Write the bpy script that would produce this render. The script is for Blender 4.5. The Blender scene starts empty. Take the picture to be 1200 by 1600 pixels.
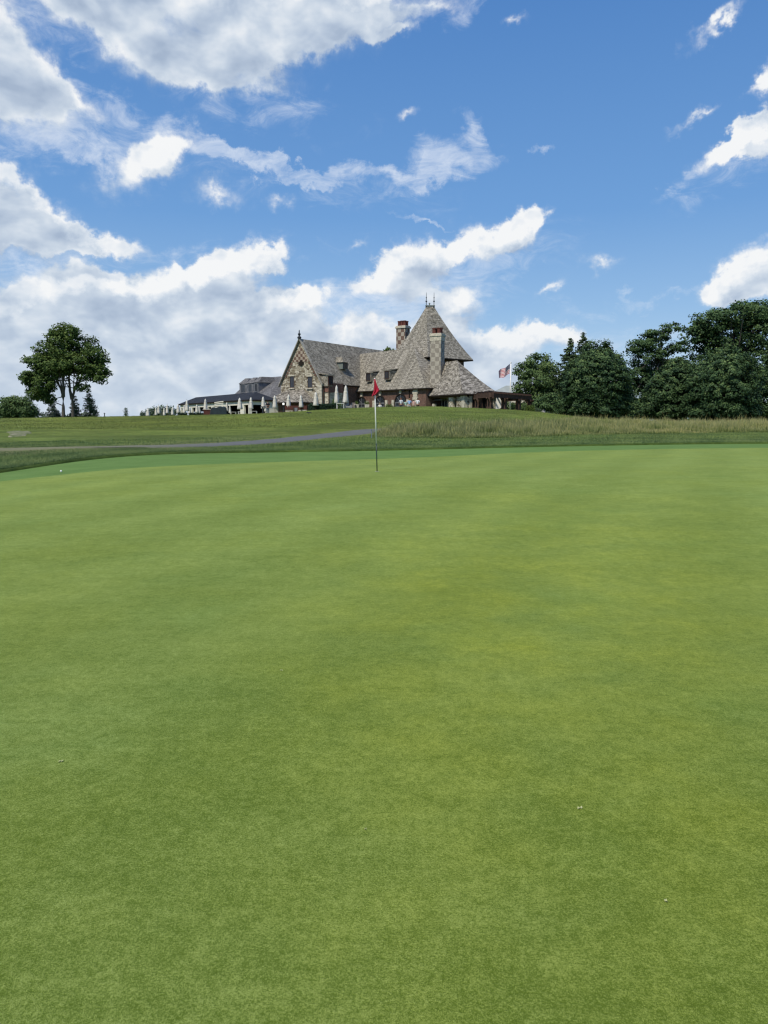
import bpy, math, random
import numpy as np
from mathutils import Vector, Matrix

random.seed(7)
rng = np.random.default_rng(7)
sc = bpy.context.scene
COL = sc.collection
R = math.radians

# ------------------------------------------------------------------ camera
F = 1155.0
HY = 660.0
EYE = 1.6
PITCH = math.atan((800 - HY) / F)
cp, sp = math.cos(PITCH), math.sin(PITCH)

def ray(px, py):
    a = (px - 600) / F
    b = (800 - py) / F
    return Vector((a, cp + b * sp, -sp + b * cp))

def P(px, py, Y):
    d = ray(px, py)
    s = Y / d.y
    return Vector((d.x * s, Y, EYE + d.z * s))

def zat(py, Y):
    return P(600, py, Y).z

def xat(px, Y, py=645):
    return P(px, py, Y).x

cam_d = bpy.data.cameras.new("camera")
cam = bpy.data.objects.new("camera", cam_d)
COL.objects.link(cam)
cam.location = (0, 0, EYE)
cam.rotation_euler = (math.pi / 2 - PITCH, 0, 0)
cam_d.sensor_fit = 'VERTICAL'
cam_d.sensor_height = 36
cam_d.lens = 36 * F / 1600
cam_d.clip_start = 0.05
cam_d.clip_end = 9000
sc.camera = cam

# ------------------------------------------------------------------ node helpers
class NT:
    def __init__(self, tree):
        self.t = tree
        self.n = tree.nodes
        self.l = tree.links
    def new(self, typ, **kw):
        nd = self.n.new(typ)
        for k, v in kw.items():
            setattr(nd, k, v)
        return nd
    def put(self, sock, v):
        if isinstance(v, bpy.types.NodeSocket):
            self.l.new(v, sock)
        elif v is not None:
            sock.default_value = v
    def math(self, op, a, b=None, c=None, clamp=False):
        nd = self.new('ShaderNodeMath', operation=op)
        nd.use_clamp = clamp
        self.put(nd.inputs[0], a)
        if b is not None: self.put(nd.inputs[1], b)
        if c is not None: self.put(nd.inputs[2], c)
        return nd.outputs[0]
    def vec(self, op, a, b=None, s=None):
        nd = self.new('ShaderNodeVectorMath', operation=op)
        self.put(nd.inputs[0], a)
        if b is not None: self.put(nd.inputs[1], b)
        if s is not None: self.put(nd.inputs['Scale'], s)
        return nd.outputs['Value'] if op in ('LENGTH', 'DOT_PRODUCT', 'DISTANCE') else nd.outputs[0]
    def mix(self, f, a, b, mode='MIX'):
        nd = self.new('ShaderNodeMix', data_type='RGBA', blend_type=mode)
        self.put(nd.inputs[0], f)
        for s, v in ((nd.inputs[6], a), (nd.inputs[7], b)):
            if isinstance(v, (tuple, list)): v = (v[0], v[1], v[2], 1)
            self.put(s, v)
        return nd.outputs[2]
    def noise(self, vec, scale, detail=4, rough=0.55, dist=0.0, out=0):
        nd = self.new('ShaderNodeTexNoise')
        if vec is not None: self.put(nd.inputs['Vector'], vec)
        nd.inputs['Scale'].default_value = scale
        nd.inputs['Detail'].default_value = detail
        nd.inputs['Roughness'].default_value = rough
        nd.inputs['Distortion'].default_value = dist
        return nd.outputs[out]
    def rng(self, v, a, b, c=0.0, d=1.0, smooth=False):
        nd = self.new('ShaderNodeMapRange')
        if smooth: nd.interpolation_type = 'SMOOTHSTEP'
        self.put(nd.inputs[0], v)
        for i, x in enumerate((a, b, c, d)):
            self.put(nd.inputs[i + 1], x)
        return nd.outputs[0]
    def ramp(self, f, stops, interp='LINEAR'):
        nd = self.new('ShaderNodeValToRGB')
        nd.color_ramp.interpolation = interp
        el = nd.color_ramp.elements
        while len(el) < len(stops): el.new(0.5)
        for e, (p, c) in zip(el, stops):
            e.position = p
            e.color = (c[0], c[1], c[2], 1)
        self.put(nd.inputs[0], f)
        return nd.outputs[0]
    def mapping(self, vec, scale=(1, 1, 1), loc=(0, 0, 0), rot=(0, 0, 0), typ='POINT'):
        nd = self.new('ShaderNodeMapping', vector_type=typ)
        self.put(nd.inputs[0], vec)
        nd.inputs['Location'].default_value = loc
        nd.inputs['Rotation'].default_value = rot
        nd.inputs['Scale'].default_value = scale
        return nd.outputs[0]

def material(name):
    m = bpy.data.materials.new(name)
    m.use_nodes = True
    nt = NT(m.node_tree)
    b = m.node_tree.nodes['Principled BSDF']
    b.inputs['Specular IOR Level'].default_value = 0.25
    b.inputs['Roughness'].default_value = 0.8
    return m, nt, b

def simple(name, col, rough=0.7, spec=0.25, var=0.12, scale=3.0, metal=0.0):
    m, nt, b = material(name)
    tc = nt.new('ShaderNodeTexCoord').outputs['Object']
    n = nt.noise(tc, scale, 4)
    k = nt.rng(n, 0.3, 0.7, 1 - var, 1 + var)
    c = nt.vec('SCALE', (col[0], col[1], col[2]), s=k)
    nt.l.new(c, b.inputs['Base Color'])
    b.inputs['Roughness'].default_value = rough
    b.inputs['Specular IOR Level'].default_value = spec
    b.inputs['Metallic'].default_value = metal
    return m

def bump(nt, b, h, strength, dist):
    nd = nt.new('ShaderNodeBump')
    nd.inputs['Strength'].default_value = strength
    nd.inputs['Distance'].default_value = dist
    nt.put(nd.inputs['Height'], h)
    nt.l.new(nd.outputs[0], b.inputs['Normal'])

# ------------------------------------------------------------------ object helpers
def link(name, data, parent=None):
    o = bpy.data.objects.new(name, data)
    COL.objects.link(o)
    if parent: o.parent = parent
    return o

def tag(o, label=None, cat=None, group=None, kind=None):
    if label: o['label'] = label
    if cat: o['category'] = cat
    if group: o['group'] = group
    if kind: o['kind'] = kind
    return o

def thing(name, loc, label, cat, group=None, rz=0.0):
    o = link(name, None)
    o.empty_display_size = 0.3
    o.location = loc
    o.rotation_euler = (0, 0, rz)
    return tag(o, label, cat, group)

class MB:
    def __init__(self):
        self.v = []; self.f = []; self.m = []
    def face(self, pts, mi=0):
        n = len(self.v)
        self.v += [tuple(p) for p in pts]
        self.f.append(tuple(range(n, n + len(pts))))
        self.m.append(mi)
    def hexa(self, b, t, mi=0):
        """b, t: four bottom and four top corners, counterclockwise seen from above."""
        self.face([b[3], b[2], b[1], b[0]], mi)
        self.face(t, mi)
        for i in range(4):
            j = (i + 1) % 4
            self.face([b[i], b[j], t[j], t[i]], mi)
    def box(self, c, s, rz=0.0, mi=0, taper=1.0):
        cx, cy, cz = c; hx, hy, hz = s[0] / 2, s[1] / 2, s[2] / 2
        ca, sa = math.cos(rz), math.sin(rz)
        def q(x, y, z): return (cx + x * ca - y * sa, cy + x * sa + y * ca, cz + z)
        b = [q(-hx, -hy, -hz), q(hx, -hy, -hz), q(hx, hy, -hz), q(-hx, hy, -hz)]
        k = taper
        t = [q(-hx * k, -hy * k, hz), q(hx * k, -hy * k, hz), q(hx * k, hy * k, hz), q(-hx * k, hy * k, hz)]
        self.hexa(b, t, mi)
    def tube(self, pts, rads, n=8, mi=0, caps=True):
        pts = [Vector(p) for p in pts]
        rings = []
        for i, p in enumerate(pts):
            d = (pts[min(i + 1, len(pts) - 1)] - pts[max(i - 1, 0)])
            if d.length < 1e-9: d = Vector((0, 0, 1))
            d.normalize()
            a = d.cross(Vector((0, 0, 1)))
            if a.length < 1e-3: a = Vector((1, 0, 0))
            a.normalize(); c = d.cross(a)
            r = rads[i] if isinstance(rads, (list, tuple)) else rads
            rings.append([p + a * (r * math.cos(2 * math.pi * k / n)) + c * (r * math.sin(2 * math.pi * k / n)) for k in range(n)])
        base = len(self.v)
        for rr in rings: self.v += [tuple(q) for q in rr]
        for i in range(len(rings) - 1):
            for k in range(n):
                k2 = (k + 1) % n
                self.f.append((base + i * n + k2, base + i * n + k, base + (i + 1) * n + k, base + (i + 1) * n + k2)); self.m.append(mi)
        if caps:
            self.f.append(tuple(base + k for k in range(n))); self.m.append(mi)
            self.f.append(tuple(base + (len(rings) - 1) * n + k for k in reversed(range(n)))); self.m.append(mi)
    def lathe(self, prof, c=(0, 0, 0), n=16, mi=0, flute=None):
        base = len(self.v)
        for (r, z) in prof:
            for k in range(n):
                a = 2 * math.pi * k / n
                rr = r * (1 + (flute(k, z) if flute else 0))
                self.v.append((c[0] + rr * math.cos(a), c[1] + rr * math.sin(a), c[2] + z))
        for i in range(len(prof) - 1):
            for k in range(n):
                k2 = (k + 1) % n
                self.f.append((base + i * n + k, base + i * n + k2, base + (i + 1) * n + k2, base + (i + 1) * n + k)); self.m.append(mi)
    def build(self, name, mats, parent=None, smooth=False, uv=True):
        me = bpy.data.meshes.new(name)
        me.from_pydata(self.v, [], self.f)
        if not isinstance(mats, (list, tuple)): mats = [mats]
        for m in mats: me.materials.append(m)
        me.polygons.foreach_set('material_index', self.m)
        if smooth: me.polygons.foreach_set('use_smooth', [True] * len(self.f))
        if uv:
            lay = me.uv_layers.new(name='UVMap')
            buf = [0.0] * (2 * len(me.loops))
            Z = Vector((0, 0, 1))
            for p in me.polygons:
                n = p.normal
                t = Z.cross(n)
                if t.length < 0.05: t = Vector((1, 0, 0))
                t.normalize(); w = n.cross(t)
                for li in p.loop_indices:
                    co = Vector(self.v[me.loops[li].vertex_index])
                    buf[2 * li] = co.dot(t); buf[2 * li + 1] = co.dot(w)
            lay.data.foreach_set('uv', buf)
        me.update()
        return link(name, me, parent)

def np_mesh(name, verts, faces, mat, parent=None, attrs=None, smooth=False, fn=4):
    """verts (N,3), faces (M,fn) numpy; attrs: point-domain float attributes."""
    me = bpy.data.meshes.new(name)
    nf = len(faces)
    me.vertices.add(len(verts)); me.loops.add(nf * fn); me.polygons.add(nf)
    me.vertices.foreach_set('co', np.asarray(verts, dtype=np.float32).ravel())
    me.loops.foreach_set('vertex_index', np.asarray(faces, dtype=np.int32).ravel())
    me.polygons.foreach_set('loop_start', np.arange(0, nf * fn, fn, dtype=np.int32))
    me.polygons.foreach_set('use_smooth', np.full(nf, smooth, dtype=bool))
    for k, a in (attrs or {}).items():
        at = me.attributes.new(k, 'FLOAT', 'POINT')
        at.data.foreach_set('value', np.asarray(a, dtype=np.float32))
    me.materials.append(mat)
    me.update(calc_edges=True)
    me.validate()
    return link(name, me, parent)

# ------------------------------------------------------------------ terrain
def zz(pairs, Y):     # pairs (px, py) -> (px, z)
    return [(a, zat(b, Y)) for a, b in pairs]
rows = {
    -60: [(0, 0.0)],
    6: [(0, 0.02), (1200, 0.02)],
    12: [(-300, 0.05), (0, 0.12), (600, 0.2), (1200, 0.25)],
    18: [(-300, .1), (0, .18), (100, .25), (200, .32), (400, .38), (590, .416), (700, .42), (900, .45), (1200, .5)],
    24: [(-300, .15), (0, .25), (100, .33), (200, .37), (400, .34), (590, .31), (700, .33), (900, .43), (1200, .50)],
    30: [(-300, .25), (0, .35), (100, .42), (250, .42), (400, .36), (590, .34), (700, .37), (900, .44), (1200, .52)],
    38: [(-300, .30), (0, .42), (200, .45), (400, .42), (590, .42), (700, .45), (900, .50), (1200, .58)],
    48: [(-300, .50), (0, .60), (200, .62), (400, .60), (590, .60), (700, .60), (900, .68), (1200, .80)],
    60: [(-300, .85), (0, .95), (200, 1.0), (400, 1.2), (520, 1.4), (640, 1.35), (760, 1.2), (900, 1.05), (1200, 1.0)],
    80: [(-300, 1.4), (0, 1.55), (200, 1.7), (400, 2.05), (480, 2.4), (560, 2.75), (640, 2.8), (760, 2.5), (850, 2.0), (900, 1.7), (1000, 1.3), (1200, 1.25)],
    95: [(-300, 2.0)] + zz([(0, 655), (100, 653), (200, 651.5), (300, 650), (400, 648), (440, 646), (480, 643), (530, 639.5), (560, 638), (640, 636.5), (700, 637), (760, 640), (800, 641), (830, 643), (860, 646.5), (900, 652)], 95) + [(940, 1.9), (1000, 1.65), (1200, 1.55)],
    104: [(-300, 2.0), (0, 2.05), (200, 2.3), (300, 2.5), (400, 2.68), (440, 2.75), (480, 2.85), (640, 3.0), (760, 3.0), (830, 2.9), (862, 1.95), (900, 1.8), (1200, 1.55)],
    130: [(-300, 2.0), (0, 2.0), (200, 2.1), (300, 2.4), (440, 2.75), (480, 2.85), (640, 3.0), (760, 3.0), (830, 2.7), (870, 1.9), (1200, 1.6)],
    200: [(0, 1.5)],
    700: [(0, 0.0)],
    6000: [(0, -25.0)],
}
PXC = np.linspace(-400, 1600, 401)
YR = np.array(sorted(rows))
TAB = []
ker = np.exp(-0.5 * (np.arange(-16, 17) / 5.0) ** 2); ker /= ker.sum()
for y in YR:
    pr = rows[int(y)]
    v = np.interp(PXC, [a for a, _ in pr], [b for _, b in pr])
    v = np.convolve(np.pad(v, 16, mode='edge'), ker, mode='valid')
    TAB.append(v)
TAB = np.array(TAB)
# monotone (Fritsch-Carlson like) slopes along Y
H_ = np.diff(YR)[:, None]
S_ = np.diff(TAB, axis=0) / H_
M_ = np.zeros_like(TAB)
M_[1:-1] = np.where(S_[:-1] * S_[1:] > 0, 2 * S_[:-1] * S_[1:] / (S_[:-1] + S_[1:] + 1e-12), 0)
def terrain(X, Y):
    X = np.atleast_1d(np.asarray(X, float)); Y = np.atleast_1d(np.asarray(Y, float))
    D = np.sqrt(np.maximum(Y, 0) ** 2 + 14.0 ** 2 * np.exp(-np.maximum(Y, 0) / 10))
    D = np.maximum(D, 10)
    px = 600 + F * 1.007 * X / D
    c = np.clip((px - PXC[0]) / (PXC[1] - PXC[0]), 0, len(PXC) - 1.001)
    ci = c.astype(int); cf = c - ci
    yy = np.clip(Y, YR[0], YR[-1] - 1)
    ri = np.clip(np.searchsorted(YR, yy, side='right') - 1, 0, len(YR) - 2)
    h = H_[ri, 0]; t = (yy - YR[ri]) / h
    def g(A, r): return A[r, ci] * (1 - cf) + A[r, ci + 1] * cf
    a, b = g(TAB, ri), g(TAB, ri + 1)
    ma, mb = g(M_, ri), g(M_, ri + 1)
    t2, t3 = t * t, t * t * t
    z = (2 * t3 - 3 * t2 + 1) * a + (t3 - 2 * t2 + t) * h * ma + (-2 * t3 + 3 * t2) * b + (t3 - t2) * h * mb
    # gentle natural undulation away from the green and the terrace
    w = np.clip((Y - 40) / 15, 0, 1) * np.clip((96 - Y) / 8, 0, 1)
    z = z + w * 0.045 * (np.sin(X * .21 + Y * .13) + np.sin(X * .37 - Y * .29 + 1.3) * .7 + np.sin(X * .83 + Y * .51) * .35)
    return z
def tz(x, y): return float(terrain(x, y)[0])

CX, CY = 5.0, 10.0
NA = 1080
PHI = np.arange(NA) * 2 * np.pi / NA
def closed(pts, sm=10):
    a = np.array([math.atan2(y - CY, x - CX) % (2 * math.pi) for x, y in pts])
    r = np.array([math.hypot(y - CY, x - CX) for x, y in pts])
    o = np.argsort(a); a = a[o]; r = r[o]
    a = np.concatenate([a - 2 * np.pi, a, a + 2 * np.pi]); r = np.tile(r, 3)
    v = np.interp(PHI, a, r)
    k = np.exp(-0.5 * (np.arange(-40, 41) / sm) ** 2); k /= k.sum()
    return np.convolve(np.concatenate([v[-40:], v, v[:40]]), k, mode='valid')
B2 = closed([(-10.4, 20), (-10.1, 22.5), (-9.7, 25), (-8.4, 28), (-6, 29.9), (-3.2, 31.2), (2.9, 33.2), (9.1, 35), (18.7, 36.2), (26, 33), (30, 25), (31, 12), (28, 0), (20, -10), (5, -14), (-8, -10), (-14, 0), (-14, 8), (-11.8, 15)])
B1 = closed([(-9.3, 17.8), (-8.1, 18.9), (-6.8, 20.7), (-4.9, 22.4), (-2.55, 24.5), (-.2, 26.1), (2.35, 27.4), (6.4, 29.8), (10.4, 31), (16, 31.6), (23, 29), (26.5, 22), (28, 12), (25, 1.5), (18, -7.5), (5, -11.5), (-6, -8), (-11, 0), (-11.3, 8), (-10.4, 14)])
B1 = np.minimum(B1, B2 - 0.6)

def ring_sheet(name, mat, radii, lift, attrs_fn=None, center=False):
    """radii: list of arrays (NA,) from inside to outside; lift: list of floats."""
    vs = []
    for r, l in zip(radii, lift):
        x = CX + r * np.cos(PHI); y = CY + r * np.sin(PHI)
        z = terrain(x, y) + l
        vs.append(np.stack([x, y, z], 1))
    V = np.concatenate(vs)
    n = len(radii)
    i = np.arange(n - 1)[:, None] * NA; k = np.arange(NA)[None, :]; k2 = (k + 1) % NA
    Fc = np.stack([i + k, i + NA + k, i + NA + k2, i + k2], -1).reshape(-1, 4)
    o = np_mesh(name, V, Fc, mat, attrs=attrs_fn(V) if attrs_fn else None, smooth=True)
    tag(o, kind='structure')
    return o

# path centre line
PATH = [(-60, 26), (-40, 28.5), (-24, 30), (-16.3, 31), (-13, 31.6), (-10.2, 33), (-8.2, 36.6), (-6.5, 40.8), (-5.0, 46.5), (-3.2, 50.5), (-1.2, 53), (3, 55.5), (10, 58), (20, 59.5), (34, 60), (60, 58)]
def spline(pts, step=0.4):
    pts = [np.array(p, float) for p in pts]
    out = []
    for i in range(len(pts) - 1):
        p0 = pts[max(i - 1, 0)]; p1 = pts[i]; p2 = pts[i + 1]; p3 = pts[min(i + 2, len(pts) - 1)]
        n = max(2, int(np.linalg.norm(p2 - p1) / step))
        for k in range(n):
            t = k / n
            out.append(0.5 * ((2 * p1) + (-p0 + p2) * t + (2 * p0 - 5 * p1 + 4 * p2 - p3) * t * t + (-p0 + 3 * p1 - 3 * p2 + p3) * t ** 3))
    out.append(pts[-1])
    return np.array(out)
PC = spline(PATH)
def path_dist(x, y):
    d = np.full(x.shape, 1e9)
    for q in PC[::3]:
        d = np.minimum(d, (x - q[0]) ** 2 + (y - q[1]) ** 2)
    return np.sqrt(d)

# ------------------------------------------------------------------ ground materials
def grass_material(name, base, light, dark, kind):
    m, nt, b = material(name)
    pos = nt.new('ShaderNodeNewGeometry').outputs['Position']
    p = nt.mapping(pos, scale=(1, 1, 0.2))
    if kind == 'green':
        n0 = nt.noise(p, 0.16, 3, 0.5)
        n1 = nt.noise(p, 1.1, 6, 0.62)
        n1b = nt.noise(nt.mapping(pos, scale=(0.55, 1.6, 0.2), rot=(0, 0, 0.12)), 1.9, 6, 0.68)
        n2 = nt.noise(p, 24, 5, 0.72)
        n3 = nt.noise(p, 150, 4, 0.75)
        n4 = nt.noise(p, 420, 2, 0.7)
        # mowing passes: wide soft stripes running away from the camera
        w = nt.new('ShaderNodeTexWave', wave_type='BANDS', bands_direction='X', wave_profile='SIN')
        nt.put(w.inputs['Vector'], nt.mapping(pos, rot=(0, 0, 0.42)))
        w.inputs['Scale'].default_value = 0.14
        w.inputs['Distortion'].default_value = 1.2
        w.inputs['Detail'].default_value = 2
        w.inputs['Detail Scale'].default_value = 0.6
        n15 = nt.noise(nt.mapping(pos, scale=(1, 1, .2), loc=(5, 3, 0)), 7.5, 5, 0.70)
        v = nt.math('MULTIPLY_ADD', n1, 0.70, -0.35)
        v = nt.math('ADD', v, nt.math('MULTIPLY_ADD', n15, 0.95, -0.475))
        v = nt.math('ADD', v, nt.math('MULTIPLY_ADD', n1b, 0.55, -0.275))
        v = nt.math('ADD', v, nt.math('MULTIPLY_ADD', n0, 0.45, -0.225))
        v = nt.math('ADD', v, nt.math('MULTIPLY_ADD', n2, 1.25, -0.625))
        v = nt.math('ADD', v, nt.math('MULTIPLY_ADD', n3, 3.2, -1.6))
        v = nt.math('ADD', v, nt.math('MULTIPLY_ADD', n4, 2.4, -1.2))
        v = nt.math('ADD', v, nt.math('MULTIPLY_ADD', w.outputs[0], 0.16, -0.08))
        v = nt.math('ADD', v, 0.5, clamp=True)
        c = nt.ramp(v, [(0.0, dark), (0.5, base), (1.0, light)])
        # yellower and bluer patches
        y1 = nt.rng(nt.noise(p, 0.42, 4, 0.6), 0.42, 0.70, smooth=True)
        sxyz = nt.new('ShaderNodeSeparateXYZ'); nt.put(sxyz.inputs[0], pos)
        def spot(x, y, rx, ry):
            q = nt.mapping(nt.vec('SUBTRACT', pos, (x, y, 0.0)), scale=(1 / rx, 1 / ry, 0))
            return nt.math('POWER', nt.math('SUBTRACT', 1.0, nt.vec('LENGTH', q), clamp=True), 1.0)
        s = nt.math('ADD', spot(1.0, 5.6, 2.6, 5.5), nt.math('MULTIPLY', spot(3.0, 9.5, 3.6, 6), 0.6), clamp=True)
        s = nt.math('MULTIPLY', s, nt.rng(n1, 0.25, 0.65), clamp=True)
        f = nt.math('ADD', nt.math('MULTIPLY', y1, 0.28), nt.math('MULTIPLY', s, 0.85), clamp=True)
        c = nt.mix(f, c, nt.mix(1.0, c, (1.22, 1.06, 0.50), 'MULTIPLY'))
        b1 = nt.rng(nt.noise(nt.mapping(p, loc=(31, 7, 0)), 0.6, 4, 0.6), 0.50, 0.72, smooth=True)
        c = nt.mix(nt.math('MULTIPLY', b1, 0.30), c, nt.mix(1.0, c, (0.82, 0.99, 1.25), 'MULTIPLY'))
        sp_ = nt.math('GREATER_THAN', nt.noise(p, 260, 1, 0.5), 0.745)
        c = nt.mix(nt.math('MULTIPLY', sp_, 0.45), c, (0.30, 0.36, 0.16))
        # pale sheen of the mown turf at a grazing view, mixed into the colour
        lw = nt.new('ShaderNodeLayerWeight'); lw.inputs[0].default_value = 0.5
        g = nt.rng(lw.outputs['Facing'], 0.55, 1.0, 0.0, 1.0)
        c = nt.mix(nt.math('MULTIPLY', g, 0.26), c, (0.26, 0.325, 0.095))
        bump(nt, b, nt.math('ADD', nt.math('MULTIPLY', n3, 1.0), nt.math('MULTIPLY', n2, 0.8)), 0.7, 0.012)
    elif kind == 'collar':
        n1 = nt.noise(p, 0.9, 5, 0.6); n2 = nt.noise(p, 14, 5, 0.7); n3 = nt.noise(p, 90, 3, 0.7)
        v = nt.math('ADD', nt.math('MULTIPLY_ADD', n1, 0.7, -0.35), nt.math('MULTIPLY_ADD', n2, 0.6, -0.3))
        v = nt.math('ADD', v, nt.math('MULTIPLY_ADD', n3, 0.8, -0.4))
        v = nt.math('ADD', v, 0.5, clamp=True)
        c = nt.ramp(v, [(0.0, dark), (0.5, base), (1.0, light)])
        bump(nt, b, nt.math('ADD', n3, n2), 0.6, 0.02)
    else:
        at = lambda k: nt.new('ShaderNodeAttribute', attribute_name=k).outputs['Fac']
        n0 = nt.noise(p, 0.07, 4, 0.6); n1 = nt.noise(nt.mapping(pos, scale=(0.35, 1.3, 0.3)), 0.55, 6, 0.68)
        n2 = nt.noise(p, 3.2, 6, 0.72); n3 = nt.noise(p, 22, 4, 0.75)
        v = nt.math('ADD', nt.math('MULTIPLY_ADD', n1, 1.05, -0.525), nt.math('MULTIPLY_ADD', n2, 1.3, -0.65))
        v = nt.math('ADD', v, nt.math('MULTIPLY_ADD', n3, 1.4, -0.70))
        v = nt.math('ADD', v, nt.math('MULTIPLY_ADD', n0, 0.5, -0.25))
        v = nt.math('ADD', v, 0.5, clamp=True)
        c = nt.ramp(v, [(0.0, dark), (0.5, base), (1.0, light)])
        hill = nt.math('MULTIPLY', at('hill'), nt.rng(n1, 0.2, 0.7, 0.5, 1.1))
        c = nt.mix(hill, c, nt.mix(1.0, c, (1.16, 1.02, 0.86), 'MULTIPLY'))
        pt = nt.rng(nt.noise(nt.mapping(pos, scale=(.6, 1.0, .3)), 0.15, 6, 0.72), 0.36, 0.64, 0.66, 1.26)
        c = nt.vec('SCALE', c, s=pt)
        dry = nt.math('MULTIPLY', at('dry'), nt.rng(nt.math('ADD', n2, n1), 0.75, 1.2, 0.25, 1.0), clamp=True)
        c = nt.mix(dry, c, nt.mix(n2, (0.26, 0.235, 0.12), (0.36, 0.31, 0.19)))
        edge_shade = nt.math('MULTIPLY', at('shade'), 1.0)  # painted shade line where the rough meets the collar
        c = nt.mix(edge_shade, c, nt.mix(1.0, c, (0.5, 0.58, 0.55), 'MULTIPLY'))
        bump(nt, b, nt.math('ADD', n3, nt.math('MULTIPLY', n2, 1.5)), 0.8, 0.09)
    nt.l.new(c, b.inputs['Base Color'])
    b.inputs['Roughness'].default_value = 0.9
    b.inputs['Specular IOR Level'].default_value = 0.12
    return m

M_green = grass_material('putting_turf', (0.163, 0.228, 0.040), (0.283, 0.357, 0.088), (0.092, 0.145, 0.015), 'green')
M_collar = grass_material('collar_turf', (0.118, 0.205, 0.050), (0.180, 0.285, 0.082), (0.068, 0.130, 0.026), 'collar')
M_rough = grass_material('rough_turf', (0.122, 0.170, 0.032), (0.235, 0.280, 0.070), (0.052, 0.090, 0.018), 'rough')

rad = [0.0 * B1 + 0.001]
rad_g = [B1 * t for t in np.concatenate([[1e-5], np.linspace(0.01, 1, 149)])]
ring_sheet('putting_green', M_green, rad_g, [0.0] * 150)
ts = np.linspace(0, 1, 14)
collar_r = [B1 + (B2 - B1) * t for t in ts]
ring_sheet('collar', M_collar, collar_r, [0.0 + 0.006 * min(1, t * 20) for t in ts])

def rough_attrs(V):
    x, y = V[:, 0], V[:, 1]
    d = path_dist(x, y)
    near = y < 75
    dry = 1.35 * np.exp(-(np.maximum(d - 1.4, 0) / 2.6) ** 2) * np.clip((-6.0 - x) / 5, 0, 1) * (.75 + .25 * np.sin(x * 1.3) * np.sin(y * 2.1))
    dry = np.maximum(dry, 0.35 * np.exp(-(np.maximum(d - 1.2, 0) / 0.8) ** 2))
    # meadow soil
    u = x / np.maximum(y, 1)
    md = meadow_mask(x, y)
    dry = np.maximum(dry, md * 0.30)
    hill = np.clip((y - 46) / 22, 0, 1) * np.clip((130 - y) / 20, 0, 1)
    hill = hill * (0.6 + 0.4 * np.sin(x * .09 + y * .05)) 
    # shade painted into the colour along the green's lip; bank behind slightly deeper green
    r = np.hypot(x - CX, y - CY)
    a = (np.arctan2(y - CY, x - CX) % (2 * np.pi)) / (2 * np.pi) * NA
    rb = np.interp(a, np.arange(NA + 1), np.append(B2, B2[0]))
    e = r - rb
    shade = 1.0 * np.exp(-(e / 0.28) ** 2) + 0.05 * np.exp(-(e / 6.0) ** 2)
    return {'dry': dry, 'hill': hill, 'shade': shade}

MEADOW_F = [(596, 48.5), (620, 46.5), (700, 45), (780, 45.5), (850, 46.5), (900, 49), (1000, 50), (1200, 50.5), (1500, 50)]
MEADOW_B = [(596, 51), (620, 54), (700, 58), (780, 63), (850, 70), (900, 76), (1000, 84), (1200, 86), (1500, 84)]
def meadow_mask(x, y):
    px = 600 + F * 1.007 * x / np.maximum(y, 10)
    f = np.interp(px, [a for a, _ in MEADOW_F], [b for _, b in MEADOW_F])
    bk = np.interp(px, [a for a, _ in MEADOW_B], [b for _, b in MEADOW_B])
    w = np.clip((y - f) / 1.2 + 0.3, 0, 1) * np.clip((bk - y) / 1.5 + 0.3, 0, 1) * np.clip((px - 592) / 18, 0, 1) * np.clip((1480 - px) / 50, 0, 1)
    return w

steps = [0, 0.03, 0.08, 0.2]
r_ = 0.2; st = 0.22
while r_ < 7000:
    r_ += st; steps.append(r_)
    st = min(st * 1.035, 0.95) if r_ < 130 else st * 1.16
rr = []; lf = []
for e in steps:
    rr.append(B2 + e)
    lf.append(0.006 if e == 0 else 0.05 if e == 0.03 else 0.075 if e < 0.1 else 0.085)
ring_sheet('ground', M_rough, rr, lf, rough_attrs)

# path
m, nt, b = material('path_asphalt')
pos = nt.new('ShaderNodeNewGeometry').outputs['Position']
n = nt.noise(pos, 1.3, 5, 0.6); n2 = nt.noise(pos, 30, 3, 0.7)
c = nt.mix(n, (0.078, 0.081, 0.076), (0.135, 0.138, 0.128))
c = nt.mix(nt.math('MULTIPLY', nt.rng(n2, 0.35, 0.75), .6), c, (0.17, 0.165, 0.15))
sxp = nt.new('ShaderNodeSeparateXYZ'); nt.put(sxp.inputs[0], pos)
fd = nt.math('ADD', nt.rng(sxp.outputs[0], -13.5, -7.5, 1.1, 0), nt.math('MULTIPLY_ADD', nt.noise(pos, .9, 5, .7), .9, -.5), clamp=True)
fd = nt.math('MULTIPLY', fd, nt.rng(sxp.outputs[0], -8, -7, 1, 0))
c = nt.mix(fd, c, nt.mix(nt.noise(pos, 2.4, 5, .7), (0.10, 0.115, 0.045), (0.23, 0.205, 0.115)))
nt.l.new(c, b.inputs['Base Color'])
M_path = m
tang = np.gradient(PC, axis=0); tang /= np.linalg.norm(tang, axis=1)[:, None]
nor = np.stack([-tang[:, 1], tang[:, 0]], 1)
offs = np.linspace(-1.3, 1.3, 13)
Vp = []
for o_ in offs:
    w = o_ * (1 + 0.06 * np.sin(np.arange(len(PC)) * 0.7 + (3 if o_ > 0 else 0)) * (abs(o_) > 1.0)) + (abs(o_) > 1.0) * np.sign(o_) * .35 * np.sin(np.arange(len(PC)) * .31 + o_) * np.clip((-8 - PC[:, 0]) / 4, 0, 1)
    q = PC + nor * np.asarray(w)[:, None] if np.ndim(w) else PC + nor * w
    zq = terrain(q[:, 0], q[:, 1]) + 0.085 + (0.045 if abs(o_) < 1.25 else -0.02)
    Vp.append(np.column_stack([q, zq]))
Vp = np.concatenate(Vp); nP = len(PC)
i = np.arange(len(offs) - 1)[:, None] * nP; k = np.arange(nP - 1)[None, :]
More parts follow.
